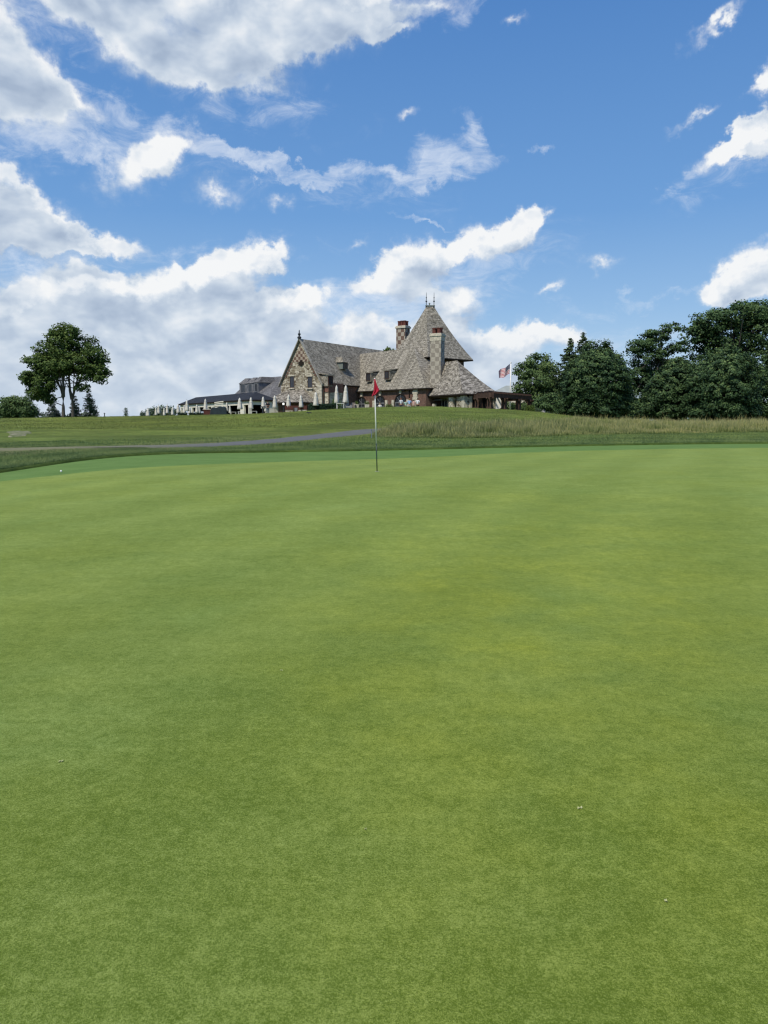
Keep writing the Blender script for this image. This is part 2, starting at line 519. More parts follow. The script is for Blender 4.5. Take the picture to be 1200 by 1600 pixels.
Fp = np.stack([i + k + nP, i + k, i + k + 1, i + k + nP + 1], -1).reshape(-1, 4)
tag(np_mesh('cart_path', Vp, Fp, M_path, smooth=True), kind='structure')

# bare sandy patch on the left slope
def blob_sheet(name, cx, cy, rx, ry, mat, lift=0.1, n=40, rings=8, sh=-.48):
    vs = []; fs = []
    for r in range(rings + 1):
        t = r / rings
        for k in range(n):
            a = 2 * math.pi * k / n
            w = 1 + 0.18 * math.sin(3 * a + 1) + 0.12 * math.sin(5 * a) + 0.08 * math.sin(9 * a + 2)
            x = cx + rx * t * w * math.cos(a) + sh * ry * t * w * math.sin(a); y = cy + ry * t * w * math.sin(a)
            vs.append((x, y, tz(x, y) + lift * (1 if t < 0.8 else (1 - t) * 5) + (0.085 - 0.05 * (t == 1)) - (0.0)))
    for r in range(rings):
        for k in range(n):
            k2 = (k + 1) % n
            fs.append((r * n + k, (r + 1) * n + k, (r + 1) * n + k2, r * n + k2))
    return np_mesh(name, np.array(vs), np.array(fs), mat, smooth=True)
m, nt, b = material('bare_soil')
pos = nt.new('ShaderNodeNewGeometry').outputs['Position']
n = nt.noise(pos, 2.2, 6, 0.75)
nt.l.new(nt.ramp(n, [(0.42, (0.09, 0.12, 0.03)), (0.52, (0.16, 0.16, 0.075)), (0.66, (0.34, 0.30, 0.21))]), b.inputs['Base Color'])
tag(blob_sheet('sand_patch', -25.6, 52.0, .85, 4.6, m, 0.05), kind='structure')

# ------------------------------------------------------------------ grass blades (stuff)
def blade_material(name, low, high, tip, trans=0.25):
    m, nt, b = material(name)
    h = nt.new('ShaderNodeAttribute', attribute_name='h').outputs['Fac']
    t = nt.new('ShaderNodeAttribute', attribute_name='tint').outputs['Fac']
    c = nt.ramp(h, [(0.0, low), (0.55, high), (1.0, tip)])
    c = nt.vec('MULTIPLY', c, nt.ramp(t, [(0, (0.55, 0.62, 0.6)), (0.5, (1, 1, 1)), (1, (1.45, 1.25, 1.15))]))
    nt.l.new(c, b.inputs['Base Color'])
    b.inputs['Roughness'].default_value = 0.75
    tr = nt.new('ShaderNodeBsdfTranslucent'); nt.put(tr.inputs[0], c)
    mx = nt.new('ShaderNodeMixShader'); mx.inputs[0].default_value = trans
    nt.l.new(b.outputs[0], mx.inputs[1]); nt.l.new(tr.outputs[0], mx.inputs[2])
    nt.l.new(mx.outputs[0], m.node_tree.nodes['Material Output'].inputs['Surface'])
    return m

def blades(name, x, y, hgt, wid, mat, tint, lift=0.08, lean=0.35):
    n = len(x)
    z = terrain(x, y) + lift - 0.02
    a = rng.uniform(0, 2 * np.pi, n); la = rng.uniform(0, 2 * np.pi, n)
    l = rng.uniform(0.05, lean, n) * hgt
    dx, dy = np.cos(a) * wid / 2, np.sin(a) * wid / 2
    lx, ly = np.cos(la) * l, np.sin(la) * l
    V = np.zeros((n, 5, 3)); 
    V[:, 0] = np.stack([x - dx, y - dy, z], 1); V[:, 1] = np.stack([x + dx, y + dy, z], 1)
    V[:, 2] = np.stack([x + dx * .8 + lx * .35, y + dy * .8 + ly * .35, z + hgt * .6], 1)
    V[:, 3] = np.stack([x - dx * .8 + lx * .35, y - dy * .8 + ly * .35, z + hgt * .6], 1)
    V[:, 4] = np.stack([x + lx, y + ly, z + hgt], 1)
    b = np.arange(n)[:, None] * 5
    T = np.concatenate([b + np.array([[0, 1, 2]]), b + np.array([[0, 2, 3]]), b + np.array([[3, 2, 4]])])
    hh = np.tile(np.array([0, 0, .6, .6, 1.0]), n)
    return np_mesh(name, V.reshape(-1, 3), T, mat, attrs={'h': hh, 'tint': np.repeat(tint, 5)}, fn=3)

def clumpy(n, fn, spread, per):
    """cluster centres drawn by fn(k), then per-cluster scatter"""
    k = n // per
    cx, cy = fn(k)
    x = np.repeat(cx, per) + rng.normal(0, spread, k * per)
    y = np.repeat(cy, per) + rng.normal(0, spread, k * per)
    t = np.repeat(rng.uniform(0, 1, k), per)
    return x, y, t

def meadow_pts(k):
    px = 594 + (1470 - 594) * rng.uniform(0, 1, k * 3) ** 1.1
    f = np.interp(px, [a for a, _ in MEADOW_F], [b for _, b in MEADOW_F])
    bk = np.interp(px, [a for a, _ in MEADOW_B], [b for _, b in MEADOW_B])
    y = f + (bk - f) * rng.uniform(0, 1, k * 3) ** 1.35
    x = (px - 600) / F / 1.007 * y
    # patchy
    nz = np.sin(x * 1.1 + y * .7) + np.sin(x * .43 - y * .9 + 2) + np.sin(x * 2.3 + y * 1.9 + .4) * .7
    keep = rng.uniform(-2.2, 2.2, k * 3) < nz
    x, y = x[keep][:k], y[keep][:k]
    return x, y
k = 5200
mx_, my_ = meadow_pts(k); k = len(mx_)
per = 17
x = np.repeat(mx_, per) + rng.normal(0, 0.30, k * per); y = np.repeat(my_, per) + rng.normal(0, 0.30, k * per)
ct = np.repeat(rng.uniform(0, 1, k), per)
hgt = (0.42 + 0.38 * rng.uniform(0, 1, k * per)) * np.repeat(rng.uniform(0.75, 1.15, k), per)
px_ = 600 + F * x / y
hgt *= np.interp(px_, [600, 640, 760, 900, 1200], [0.7, 1.0, 0.9, 0.9, 1.0])
hgt *= np.clip(.82 + .22 * np.sin(x * .8 + y * .5) + .2 * np.sin(x * 1.9 - y * 1.1 + 1) + .12 * np.sin(x * 4.1 + y * 2.3), .35, 1.35)
fr_w = np.interp(px_, [a for a, _ in MEADOW_F], [b for _, b in MEADOW_F])
hgt *= np.clip(.35 + (y - fr_w) / 5.0, .35, 1)
stalk = rng.uniform(0, 1, k * per) < .05
hgt[stalk] *= rng.uniform(1.2, 1.6, stalk.sum())
right = np.clip((px_ - 700) / 300, 0, 1)
tt = np.clip(-.05 + 0.55 * ct + 0.42 * right + .12 * np.sin(x * .6 + y * .4) + rng.normal(0, 0.17, k * per) + .6 * stalk, 0, 1)
M_meadow = blade_material('meadow_blades', (0.090, 0.130, 0.034), (0.205, 0.250, 0.082), (0.40, 0.38, 0.19))
tag(blades('meadow_grass', x, y, hgt, 0.022 + 0.012 * rng.uniform(0, 1, k * per), M_meadow, tt), 'tall tan and green meadow grass growing on the bank behind the green', 'grass', kind='stuff')
# short dark-green clumps at the foot of the meadow
sel = rng.uniform(0, 1, k * per) < 0.5
M_weed = blade_material('weed_blades', (0.025, 0.05, 0.015), (0.07, 0.115, 0.032), (0.13, 0.17, 0.05))
tag(blades('meadow_undergrowth', x[sel], y[sel], hgt[sel] * 0.55, np.full(sel.sum(), 0.045), M_weed, tt[sel]), 'short green undergrowth between the tall meadow stems', 'grass', kind='stuff')

# rough grass blades, dense near the green's edge
def rough_pts(n):
    e = np.where(rng.uniform(0, 1, n) < .5, rng.exponential(2.5, n), rng.uniform(0, 17, n))
    ph = rng.uniform(R(20), R(165), n)
    ph = np.where(rng.uniform(0, 1, n) < .35, rng.uniform(R(125), R(165), n), ph)
    rb = np.interp(ph / (2 * np.pi) * NA, np.arange(NA), B2)
    r = rb + e * 1.0 + 0.14
    return CX + r * np.cos(ph), CY + r * np.sin(ph)
x, y = rough_pts(260000)
ok = (path_dist(x, y) > np.where(x < -8, .5, 1.45)) & (np.abs(x) < y * 0.62 + 1)
x, y = x[ok], y[ok]
tt = np.clip(0.5 + 0.28 * (np.sin(x * .9 + y * 1.3) + np.sin(x * 2.1 - y * .8)) * .7 + rng.normal(0, .2, len(x)), 0, 1)
hh_ = 0.035 + 0.05 * rng.uniform(0, 1, len(x)) * (1 + .5 * (y > 36))
M_rb = blade_material('rough_blades', (0.055, 0.100, 0.030), (0.130, 0.200, 0.068), (0.23, 0.30, 0.12))
tag(blades('rough_grass', x, y, hh_, 0.013 + .010 * (y > 33), M_rb, tt, lift=0.085, lean=0.8), 'rough grass fringing the far side of the putting green', 'grass', kind='stuff')

# hill tufts to break the crest line
px = rng.uniform(-120, 930, 36000); Yb = rng.uniform(58, 100, 36000) ** 1.0
x = (px - 600) / F * Yb
ok = (meadow_mask(x, Yb) < 0.1); x = x[ok]; Yb = Yb[ok]
tt = np.clip(rng.normal(0.5, .25, len(x)), 0, 1)
M_hb = blade_material('hill_blades', (0.07, 0.11, 0.03), (0.13, 0.165, 0.045), (0.22, 0.22, 0.085))
tag(blades('slope_grass', x, Yb, 0.05 + 0.07 * rng.uniform(0, 1, len(x)), np.full(len(x), 0.035), M_hb, tt, lift=0.085, lean=0.8), 'short grass tufts on the slope below the clubhouse', 'grass', kind='stuff')

# ------------------------------------------------------------------ building materials
def uvn(nt): return nt.new('ShaderNodeTexCoord').outputs['UV']

def shingle(name, cols, bw=0.42, rh=0.30, contrast=1.0):
    m, nt, b = material(name)
    uv = uvn(nt)
    br = nt.new('ShaderNodeTexBrick', offset=0.5)
    wob = nt.noise(uv, 2.5, 3, 0.6, out=1)
    uvw = nt.vec('ADD', uv, nt.vec('SCALE', nt.vec('SUBTRACT', wob, (.5, .5, .5)), s=0.12))
    nt.put(br.inputs['Vector'], uvw)
    br.inputs['Color1'].default_value = (0, 0, 0, 1); br.inputs['Color2'].default_value = (1, 1, 1, 1)
    br.inputs['Mortar'].default_value = (0.5, 0.5, 0.5, 1)
    br.inputs['Scale'].default_value = 1.0
    br.inputs['Brick Width'].default_value = bw * .72; br.inputs['Row Height'].default_value = rh * .66
    br.inputs['Mortar Size'].default_value = 0.012
    nd = nt.noise(uv, 6.5, 4, 0.75)
    vo = nt.new('ShaderNodeTexVoronoi'); nt.put(vo.inputs['Vector'], nt.mapping(uv, scale=(2.8, 4.0, 1))); vo.inputs['Scale'].default_value = 1.0
    sep = nt.new('ShaderNodeSeparateColor'); nt.put(sep.inputs[0], vo.outputs['Color'])
    v = nt.math('MULTIPLY_ADD', br.outputs['Color'], 0.30 * contrast, 0.5 - 0.15 * contrast)
    v = nt.math('ADD', v, nt.math('MULTIPLY_ADD', nd, 1.3 * contrast, -0.65 * contrast))
    v = nt.math('ADD', v, nt.math('MULTIPLY_ADD', sep.outputs[0], 0.45 * contrast, -0.22 * contrast))
    c = nt.ramp(v, [(0.12, cols[0]), (0.45, cols[1]), (0.62, cols[2]), (0.9, cols[3])])
    st = nt.rng(nt.noise(nt.mapping(uv, scale=(0.5, 0.18, 1)), 1.0, 4, 0.6), 0.3, 0.75, 0.8, 1.12)
    c = nt.vec('SCALE', c, s=st)
    c = nt.mix(nt.math('MULTIPLY', br.outputs['Fac'], 0.5), c, (0.03, 0.028, 0.025))
    nt.l.new(c, b.inputs['Base Color'])
    bump(nt, b, nt.math('SUBTRACT', v, nt.math('MULTIPLY', br.outputs['Fac'], 0.6)), 0.9, 0.05)
    return m
M_roof = shingle('wood_shingle_roof', [(0.105, 0.093, 0.072), (0.245, 0.222, 0.178), (0.345, 0.315, 0.258), (0.52, 0.48, 0.405)], contrast=.9)
M_roof_warm = shingle('warm_shingle_roof', [(0.080, 0.070, 0.055), (0.215, 0.192, 0.158), (0.335, 0.305, 0.255), (0.56, 0.51, 0.44)], contrast=1.1)
M_roof_grey = shingle('grey_slate_roof', [(0.075, 0.074, 0.076), (0.145, 0.142, 0.145), (0.19, 0.185, 0.185), (0.27, 0.26, 0.26)], contrast=0.8)
M_roof_dark = shingle('charcoal_roof', [(0.016, 0.018, 0.023), (0.024, 0.027, 0.034), (0.030, 0.034, 0.042), (0.045, 0.05, 0.06)], contrast=0.5)

def stone(name, ramp, sx=1.7, sy=3.0, mort=(0.20, 0.18, 0.15)):
    m, nt, b = material(name)
    uv = nt.mapping(uvn(nt), scale=(sx, sy, 1))
    vo = nt.new('ShaderNodeTexVoronoi', feature='F1'); nt.put(vo.inputs['Vector'], uv); vo.inputs['Scale'].default_value = 1.0
    vo.inputs['Randomness'].default_value = 0.85
    ve = nt.new('ShaderNodeTexVoronoi', feature='DISTANCE_TO_EDGE'); nt.put(ve.inputs['Vector'], uv); ve.inputs['Scale'].default_value = 1.0
    ve.inputs['Randomness'].default_value = 0.85
    sep = nt.new('ShaderNodeSeparateColor'); nt.put(sep.inputs[0], vo.outputs['Color'])
    n = nt.noise(uv, 2.3, 5, 0.7); nl = nt.noise(uv, 0.35, 3, 0.6)
    v = nt.math('ADD', nt.math('MULTIPLY', sep.outputs[0], 0.72), nt.math('MULTIPLY_ADD', n, 0.6, -0.16))
    v = nt.math('ADD', v, nt.math('MULTIPLY_ADD', nl, 0.5, -0.25), clamp=True)
    c = nt.ramp(v, ramp)
    e = nt.rng(ve.outputs[0], 0.0, 0.07, 1, 0)
    c = nt.mix(nt.math('MULTIPLY', e, 0.75), c, mort)
    nt.l.new(c, b.inputs['Base Color'])
    bump(nt, b, nt.math('SUBTRACT', n, e), 0.8, 0.05)
    return m
M_stone = stone('rubble_stone', [(0.08, (0.07, 0.052, 0.036)), (0.28, (0.19, 0.155, 0.105)), (0.5, (0.36, 0.32, 0.24)), (0.75, (0.50, 0.455, 0.365)), (1.0, (0.62, 0.575, 0.48))], 2.3, 4.2)
M_stone_pale = stone('pale_stone', [(0.1, (0.24, 0.205, 0.15)), (0.3, (0.42, 0.375, 0.29)), (0.6, (0.55, 0.50, 0.40)), (1.0, (0.66, 0.61, 0.51))], 1.3, 2.8)

def brick(name, c1, c2, mort):
    m, nt, b = material(name)
    uv = uvn(nt)
    br = nt.new('ShaderNodeTexBrick', offset=0.5); nt.put(br.inputs['Vector'], uv)
    br.inputs['Color1'].default_value = (*c1, 1); br.inputs['Color2'].default_value = (*c2, 1); br.inputs['Mortar'].default_value = (*mort, 1)
    br.inputs['Scale'].default_value = 1; br.inputs['Brick Width'].default_value = 0.26; br.inputs['Row Height'].default_value = 0.10
    br.inputs['Mortar Size'].default_value = 0.012
    n = nt.noise(uv, 1.6, 5, 0.75)
    c = nt.vec('SCALE', br.outputs['Color'], s=nt.rng(n, 0.3, 0.7, 0.55, 1.5))
    pale = nt.rng(nt.noise(nt.mapping(uv, scale=(1, 2, 1)), 1.9, 4, 0.7), 0.60, 0.68)
    c = nt.mix(nt.math('MULTIPLY', pale, 0.5), c, (0.30, 0.25, 0.19))
    nt.l.new(c, b.inputs['Base Color'])
    bump(nt, b, br.outputs['Fac'], 0.5, -0.01)
    return m
M_brick = brick('brown_brick', (0.105, 0.050, 0.038), (0.155, 0.078, 0.058), (0.16, 0.13, 0.11))
M_brick_red = brick('red_brick', (0.15, 0.055, 0.040), (0.20, 0.085, 0.06), (0.18, 0.14, 0.12))

def checker(name, a, bcol, s=0.36, rot=0.0):
    m, nt, b = material(name)
    uv = uvn(nt)
    uv = nt.vec('ADD', uv, nt.vec('MULTIPLY', nt.vec('SUBTRACT', nt.noise(uv, 3.5, 3, .6, out=1), (.5, .5, .5)), (.16, .16, 0)))
    uv = nt.vec('ADD', uv, (0, 0, .15))
    ch = nt.new('ShaderNodeTexChecker'); nt.put(ch.inputs['Vector'], nt.mapping(uv, rot=(0, 0, rot), loc=(0.11, 0.07, 0.0)))
    ch.inputs['Scale'].default_value = 1 / s
    n = nt.noise(uv, 3.0, 5, 0.75)
    k = nt.rng(n, 0.3, 0.7, 0.7, 1.3)
    ca = nt.vec('SCALE', a, s=k); cb = nt.vec('SCALE', bcol, s=nt.rng(nt.noise(uv, 9, 3, 0.7), 0.3, 0.7, 0.72, 1.25))
    nt.l.new(nt.mix(ch.outputs['Fac'], ca, cb), b.inputs['Base Color'])
    bump(nt, b, nt.math('ADD', n, ch.outputs['Fac']), 0.5, 0.03)
    return m
M_check_brown = checker('brown_checker_masonry', (0.36, 0.32, 0.26), (0.15, 0.095, 0.072), 0.62)
M_check_grey = checker('grey_checker_masonry', (0.38, 0.345, 0.29), (0.255, 0.225, 0.19), 0.60)
M_check_gable = checker('gable_checker_masonry', (0.36, 0.30, 0.24), (0.13, 0.080, 0.062), 0.42)
M_lime = simple('limestone', (0.48, 0.44, 0.36), 0.85, 0.2, 0.3, 4)
M_pot = simple('terracotta', (0.125, 0.045, 0.036), 0.8, 0.2, 0.3, 5)
M_iron = simple('dark_iron', (0.02, 0.025, 0.035), 0.5, 0.4)
M_wood = simple('dark_timber', (0.070, 0.043, 0.032), 0.75, 0.2, 0.35, 5)
M_woodred = simple('reddish_timber', (0.085, 0.030, 0.024), 0.7, 0.2, 0.25, 5)
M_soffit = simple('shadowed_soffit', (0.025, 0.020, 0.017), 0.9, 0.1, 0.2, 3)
M_cream = simple('cream_render', (0.72, 0.68, 0.58), 0.85, 0.2, 0.10, 1.5)
M_void = simple('dark_interior', (0.012, 0.012, 0.013), 0.9, 0.1)
m, nt, b = material('window_glass'); b.inputs['Base Color'].default_value = (0.03, 0.035, 0.045, 1); b.inputs['Roughness'].default_value = 0.08; b.inputs['Specular IOR Level'].default_value = 0.6
M_glass = m
M_slate_bay = simple('slate_bay', (0.15, 0.155, 0.17), 0.7, 0.3, 0.3, 2)
M_white = simple('white_paint', (0.78, 0.77, 0.74), 0.5, 0.4, 0.05)
M_copper = simple('weathered_copper', (0.16, 0.185, 0.17), 0.7, 0.3, 0.2)

# ------------------------------------------------------------------ building geometry helpers
def V2(x, y, z=0.0): return Vector((x, y, z))
def plane_hit(px, py, p0, n):
    d = ray(px, py); o = Vector((0, 0, EYE))
    t = (Vector(p0) - o).dot(n) / d.dot(n)
    return o + d * t

def wall_box(mb, A, B, z0, z1, th, mi=0, inward=None):
    """vertical slab from A to B (xy), thickness th to the inward side"""
    d = (B - A); d.z = 0; d.normalize()
    n = Vector((-d.y, d.x, 0)) if inward is None else inward
    b = [V2(A.x, A.y, z0), V2(B.x, B.y, z0), V2(B.x + n.x * th, B.y + n.y * th, z0), V2(A.x + n.x * th, A.y + n.y * th, z0)]
    t = [Vector((p.x, p.y, z1)) for p in b]
    mb.hexa(b, t, mi)

class Frame:
    """local frame: o origin, u along, v inward (away from viewer side)"""
    def __init__(self, o, u, v): self.o = Vector(o); self.u = Vector(u).normalized(); self.v = Vector(v).normalized()
    def p(self, s, t, z): 
        q = self.o + self.u * s + self.v * t
        return Vector((q.x, q.y, z))

def roof_shell(fr, s0, s1, t0, t1, ze, ridge, zr, over=0.5, flare=0.0, name='roof', mat=None, parent=None, gable0=False, gable1=False, drop=0.25, th=0.16, open0=False):
    """hip / gable roof over the rectangle [s0,s1]x[t0,t1]; ridge ((sa,ta),(sb,tb))"""
    a0, a1, b0, b1 = s0 - over, s1 + over, t0 - over, t1 + over
    ze2 = ze - drop
    E = [fr.p(a0, b0, ze2), fr.p(a1, b0, ze2), fr.p(a1, b1, ze2), fr.p(a0, b1, ze2)]
    (sa, ta), (sb, tb) = ridge
    if gable0: sa = a0
    if gable1: sb = a1
    Ra, Rb = fr.p(sa, ta, zr), fr.p(sb, tb, zr)
    mb = MB()
    NS = 10
    def f(t):   # height fraction with bell-cast flare
        return t if flare <= 0 else (1 - flare) * t ** (1.0) + flare * t * t
    def strip(e0, e1, r0, r1):
        pr = None
        for i in range(NS + 1):
            t = i / NS
            p = e0.lerp(r0, t); q = e1.lerp(r1, t)
            p = Vector((p.x, p.y, e0.z + (r0.z - e0.z) * f(t))); q = Vector((q.x, q.y, e1.z + (r1.z - e1.z) * f(t)))
            if pr:
                if (p - q).length < 1e-4: mb.face([pr[0], pr[1], p])
                else: mb.face([pr[0], pr[1], q, p])
            pr = (p, q)
    strip(E[0], E[1], Ra, Rb)
    strip(E[2], E[3], Rb, Ra)
    if not gable1: strip(E[1], E[2], Rb, Rb)
    if not gable0: strip(E[3], E[0], Ra, Ra)
    if gable0 and not open0: mb.face([E[3], E[0], Ra])
    if gable1: mb.face([E[1], E[2], Rb])
    roof = mb.build(name, mat, parent)
    # eave board and soffit
    eb = MB()
    dn = Vector((0, 0, th))
    ae = a0 if not open0 else s0 + .6
    Eb = [fr.p(ae, b0, ze2), E[1], E[2], fr.p(ae, b1, ze2)]
    low = [e - dn for e in Eb]
    ins = [fr.p(ae + .04, b0 + .04, ze2 - .004), fr.p(a1 - .04, b0 + .04, ze2 - .004), fr.p(a1 - .04, b1 - .04, ze2 - .004), fr.p(ae + .04, b1 - .04, ze2 - .004)]
    for i_ in (range(3) if open0 else range(4)):
        j_ = (i_ + 1) % 4
        eb.face([low[i_], low[j_], ins[j_], ins[i_]])
    eb.face([low[3], low[2], low[1], low[0]])
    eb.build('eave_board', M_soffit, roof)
    return roof

def rect_window(parent, c, u, n, w, h, frame=M_wood, pane=M_glass, bars=2, proud=0.06, name='window', fw=0.09):
    """window centred at c on a wall; u along, n outward; ring frame, pane behind, glazing bars"""
    c = Vector(c); u = Vector(u).normalized(); n = Vector(n).normalized(); z = Vector((0, 0, 1)) 
    z = (z - n * z.dot(n)).normalized()
    def bar(mb, x0, x1, z0, z1, d0, d1):
        b = [c + u * x0 + n * d1 + z * z0, c + u * x1 + n * d1 + z * z0, c + u * x1 + n * d0 + z * z0, c + u * x0 + n * d0 + z * z0]
        t = [q + z * (z1 - z0) for q in b]
        mb.hexa(b, t)
    f = MB(); W, H = w / 2, h / 2
    bar(f, -W, -W + fw, -H, H, -.05, proud); bar(f, W - fw, W, -H, H, -.05, proud)
    bar(f, -W + fw, W - fw, H - fw, H, -.05, proud); bar(f, -W + fw, W - fw, -H, -H + fw, -.05, proud)
    for i_ in range(1, bars):
        x_ = -W + w * i_ / bars
        bar(f, x_ - .025, x_ + .025, -H + fw, H - fw, -.04, proud - .02)
    fo = f.build(name, frame, parent)
    g = MB(); bar(g, -W + fw, W - fw, -H + fw, H - fw, -.06, proud - .04)
    g.build('pane', pane, fo)
    return fo

# ------------------------------------------------------------------ CLUBHOUSE
club = thing('clubhouse', (0, 112, 3.0), 'large stone clubhouse with steep shingle roofs and a pointed tower on the hilltop', 'clubhouse')
club_inv = Matrix.Translation((0, -112, -3.0))
def reparent_children(root):
    """meshes were made in world coordinates: shift them into the frame of the thing's empty"""
    def rec(o, first):
        for ch in [c for c in bpy.data.objects if c.parent == o]:
            if ch.type == 'MESH': ch.matrix_parent_inverse = (Matrix.Translation(-root.location) if first else Matrix.Identity(4))
            rec(ch, False)
    rec(root, True)
Z0 = 2.7
# --- wing 1 (stone gable wing)
GL = V2(-15.7, 114.0); ug = Vector((.832, -.555, 0)).normalized(); ax = Vector((.555, .832, 0)).normalized(); W1 = 7.9
E1, RZ1 = 7.45, 13.85
GR = GL + ug * W1
f1 = Frame(GL, ug, ax)             # s along gable face, t along the wing axis
L1 = 26
ng = -ax                           # outward normal of the gable face
mb = MB()
# gable wall (pentagon prism) + side walls
def gp(s, z, t=0.0): return f1.p(s, t, z)
pent = [(0, Z0), (W1, Z0), (W1, E1), (W1 / 2, RZ1 - .12), (0, E1)]
mb.face([gp(s, z) for s, z in pent]); mb.face([gp(s, z, .5) for s, z in reversed(pent)])
for (s0_, z0_), (s1_, z1_) in zip(pent, pent[1:] + pent[:1]):
    mb.face([gp(s0_, z0_, 0), gp(s0_, z0_, .5), gp(s1_, z1_, .5), gp(s1_, z1_, 0)])
mb.build('gable_wall', M_stone, club)
mb = MB(); mb.hexa([f1.p(0, .5, Z0), f1.p(W1, .5, Z0), f1.p(W1, L1, Z0), f1.p(0, L1, Z0)], [f1.p(0, .5, E1), f1.p(W1, .5, E1), f1.p(W1, L1, E1), f1.p(0, L1, E1)])
mb.build('wall', M_brick, club)
# roof of wing 1: ridge along t
fr1 = Frame(GR, ax, -ug)           # s along axis, t from right eave to left eave
roof1 = roof_shell(fr1, 0.12, L1, 0, W1, E1 + .05, ((0.12, W1 / 2), (L1, W1 / 2)), RZ1 + .05, over=0.32, name='roof', mat=M_roof, parent=club, gable0=True, gable1=True, drop=0.25, open0=True)
# verge coping on the gable
mb = MB()
for (sa, za, sb, zb) in ((W1 + .30, E1 - .32, W1 / 2, RZ1 + .20), (-.30, E1 - .32, W1 / 2, RZ1 + .20)):
    a = gp(sa, za, -.34); b_ = gp(sb, zb, -.34); d = ax
    n_ = Vector((0, 0, .22))
    w_ = ax * .38
    mb.hexa([a - n_, b_ - n_, b_ - n_ + w_, a - n_ + w_] if sa > sb else [b_ - n_, a - n_, a - n_ + w_, b_ - n_ + w_], [a, b_, b_ + w_, a + w_] if sa > sb else [b_, a, a + w_, b_ + w_])
mb.build('coping', simple('grey_coping', (0.30, 0.285, 0.25), 0.85, 0.2, 0.3, 3), club)
# chequered panel at the top of the gable
zt = RZ1 - .95; zb = RZ1 - 3.3
sl = (W1 / 2) / (RZ1 - E1)
def hw(z): return (RZ1 - z) * sl - .42
mb = MB()
fp = [gp(W1 / 2 - hw(zb), zb, -.03), gp(W1 / 2 + hw(zb), zb, -.03), gp(W1 / 2, zt, -.03)]
bp_ = [gp(W1 / 2 - hw(zb), zb, .02), gp(W1 / 2 + hw(zb), zb, .02), gp(W1 / 2, zt, .02)]
mb.face(fp)
for i_ in range(3):
    j_ = (i_ + 1) % 3
    mb.face([fp[j_], fp[i_], bp_[i_], bp_[j_]])
mb.build('chequered_panel', M_check_gable, club)
# stepped chequers down the rakes
for k_ in range(5):
    z_ = zb - .25 - k_ * .44
    for sgn in (-1, 1):
        s_ = W1 / 2 + sgn * (hw(z_) - .05)
        c_ = gp(s_, z_, -.02)
        mb = MB(); mb.box(c_, (.36, .08, .34), rz=math.atan2(ug.y, ug.x)); mb.build('chequer_block', M_brick, club)
# niche as raised dark blocks, the recess shade put into their colour
mb = MB()
cn = plane_hit(471, 567.5, gp(0, 0), ng)
ang_g = math.atan2(ug.y, ug.x)
mb.box(cn + ng * .05, (.95, .14, .42), rz=ang_g); mb.box(cn + ng * .055 + Vector((0, 0, .32)), (.5, .14, .22), rz=ang_g); mb.box(cn + ng * .055 - Vector((0, 0, .30)), (.42, .14, .20), rz=ang_g)
mb.build('niche', M_soffit, club)
for (px, py0, py1, w) in ((456.5, 588, 606, .85), (484.5, 588.5, 606, .9)):
    c = plane_hit(px, (py0 + py1) / 2, gp(0, 0), ng)
    h_ = (plane_hit(px, py0, gp(0, 0), ng) - plane_hit(px, py1, gp(0, 0), ng)).length
    w_ = rect_window(club, c, ug, ng, w, h_, M_wood, M_glass, 2)
    s_ = MB(); s_.box(c + ng * .09 - Vector((0, 0, h_ / 2 + .09)), (w + .3, .22, .16), rz=ang_g); s_.build('sill', M_lime, w_)
    s_ = MB(); s_.box(c + ng * .06 + Vector((0, 0, h_ / 2 + .10)), (w + .25, .14, .19), rz=ang_g); s_.build('lintel', M_lime, w_)
# quoins at the gable's right corner
mb = MB(); z_ = Z0; k_ = 0
while z_ < E1 - .6:
    l_ = .75 if k_ % 2 else .45
    mb.box(gp(W1 - l_ / 2 + .03, z_ + .22, .16), (l_, .42, .41), rz=ang_g); z_ += .44; k_ += 1
mb.build('quoin', M_lime, club)
mb = MB(); dp = gp(W1 + .16, 0, .2)
mb.tube([Vector((dp.x, dp.y, Z0)), Vector((dp.x, dp.y, E1 - .45))], .09, 8)
mb.build('downspout', M_wood, club)
# gable finial
mb = MB(); c = gp(W1 / 2, RZ1 + .18, -.2)
mb.lathe([(.01, -.1), (.30, -.1), (.30, .12), (.16, .2), (.12, .34), (.20, .44), (.22, .56), (.10, .70), (.07, .85), (.09, .95), (.03, 1.15), (.0, 1.2)], c, 10)
mb.build('finial', M_iron, club, smooth=True)
# bay with brick top against wing 1's right side
bu, bv = ax, -ug
bay0 = GR + ax * 0.45 
nb = ug
fb = Frame(bay0 + ug * .9, ax, -ug)
LB = 3.4
mb = MB(); mb.hexa([fb.p(0, 0, Z0), fb.p(LB, 0, Z0), fb.p(LB, .9, Z0), fb.p(0, .9, Z0)][::1], [fb.p(0, 0, 6.0), fb.p(LB, 0, 6.0), fb.p(LB, .9, 6.0), fb.p(0, .9, 6.0)])
mb.build('bay_wall', M_stone_pale, club)
mb = MB(); mb.hexa([fb.p(-.08, -.08, 6.0), fb.p(LB + .08, -.08, 6.0), fb.p(LB + .08, .9, 6.0), fb.p(-.08, .9, 6.0)], [fb.p(-.08, -.08, 7.35), fb.p(LB + .08, -.08, 7.35), fb.p(LB + .08, .9, 7.35), fb.p(-.08, .9, 7.35)])
mb.build('brick_band', M_brick_red, club)
mb = MB(); mb.tube([fb.p(-.1, -.16, Z0), fb.p(-.1, -.16, 7.3)], .08, 8)
mb.build('downspout', M_wood, club)

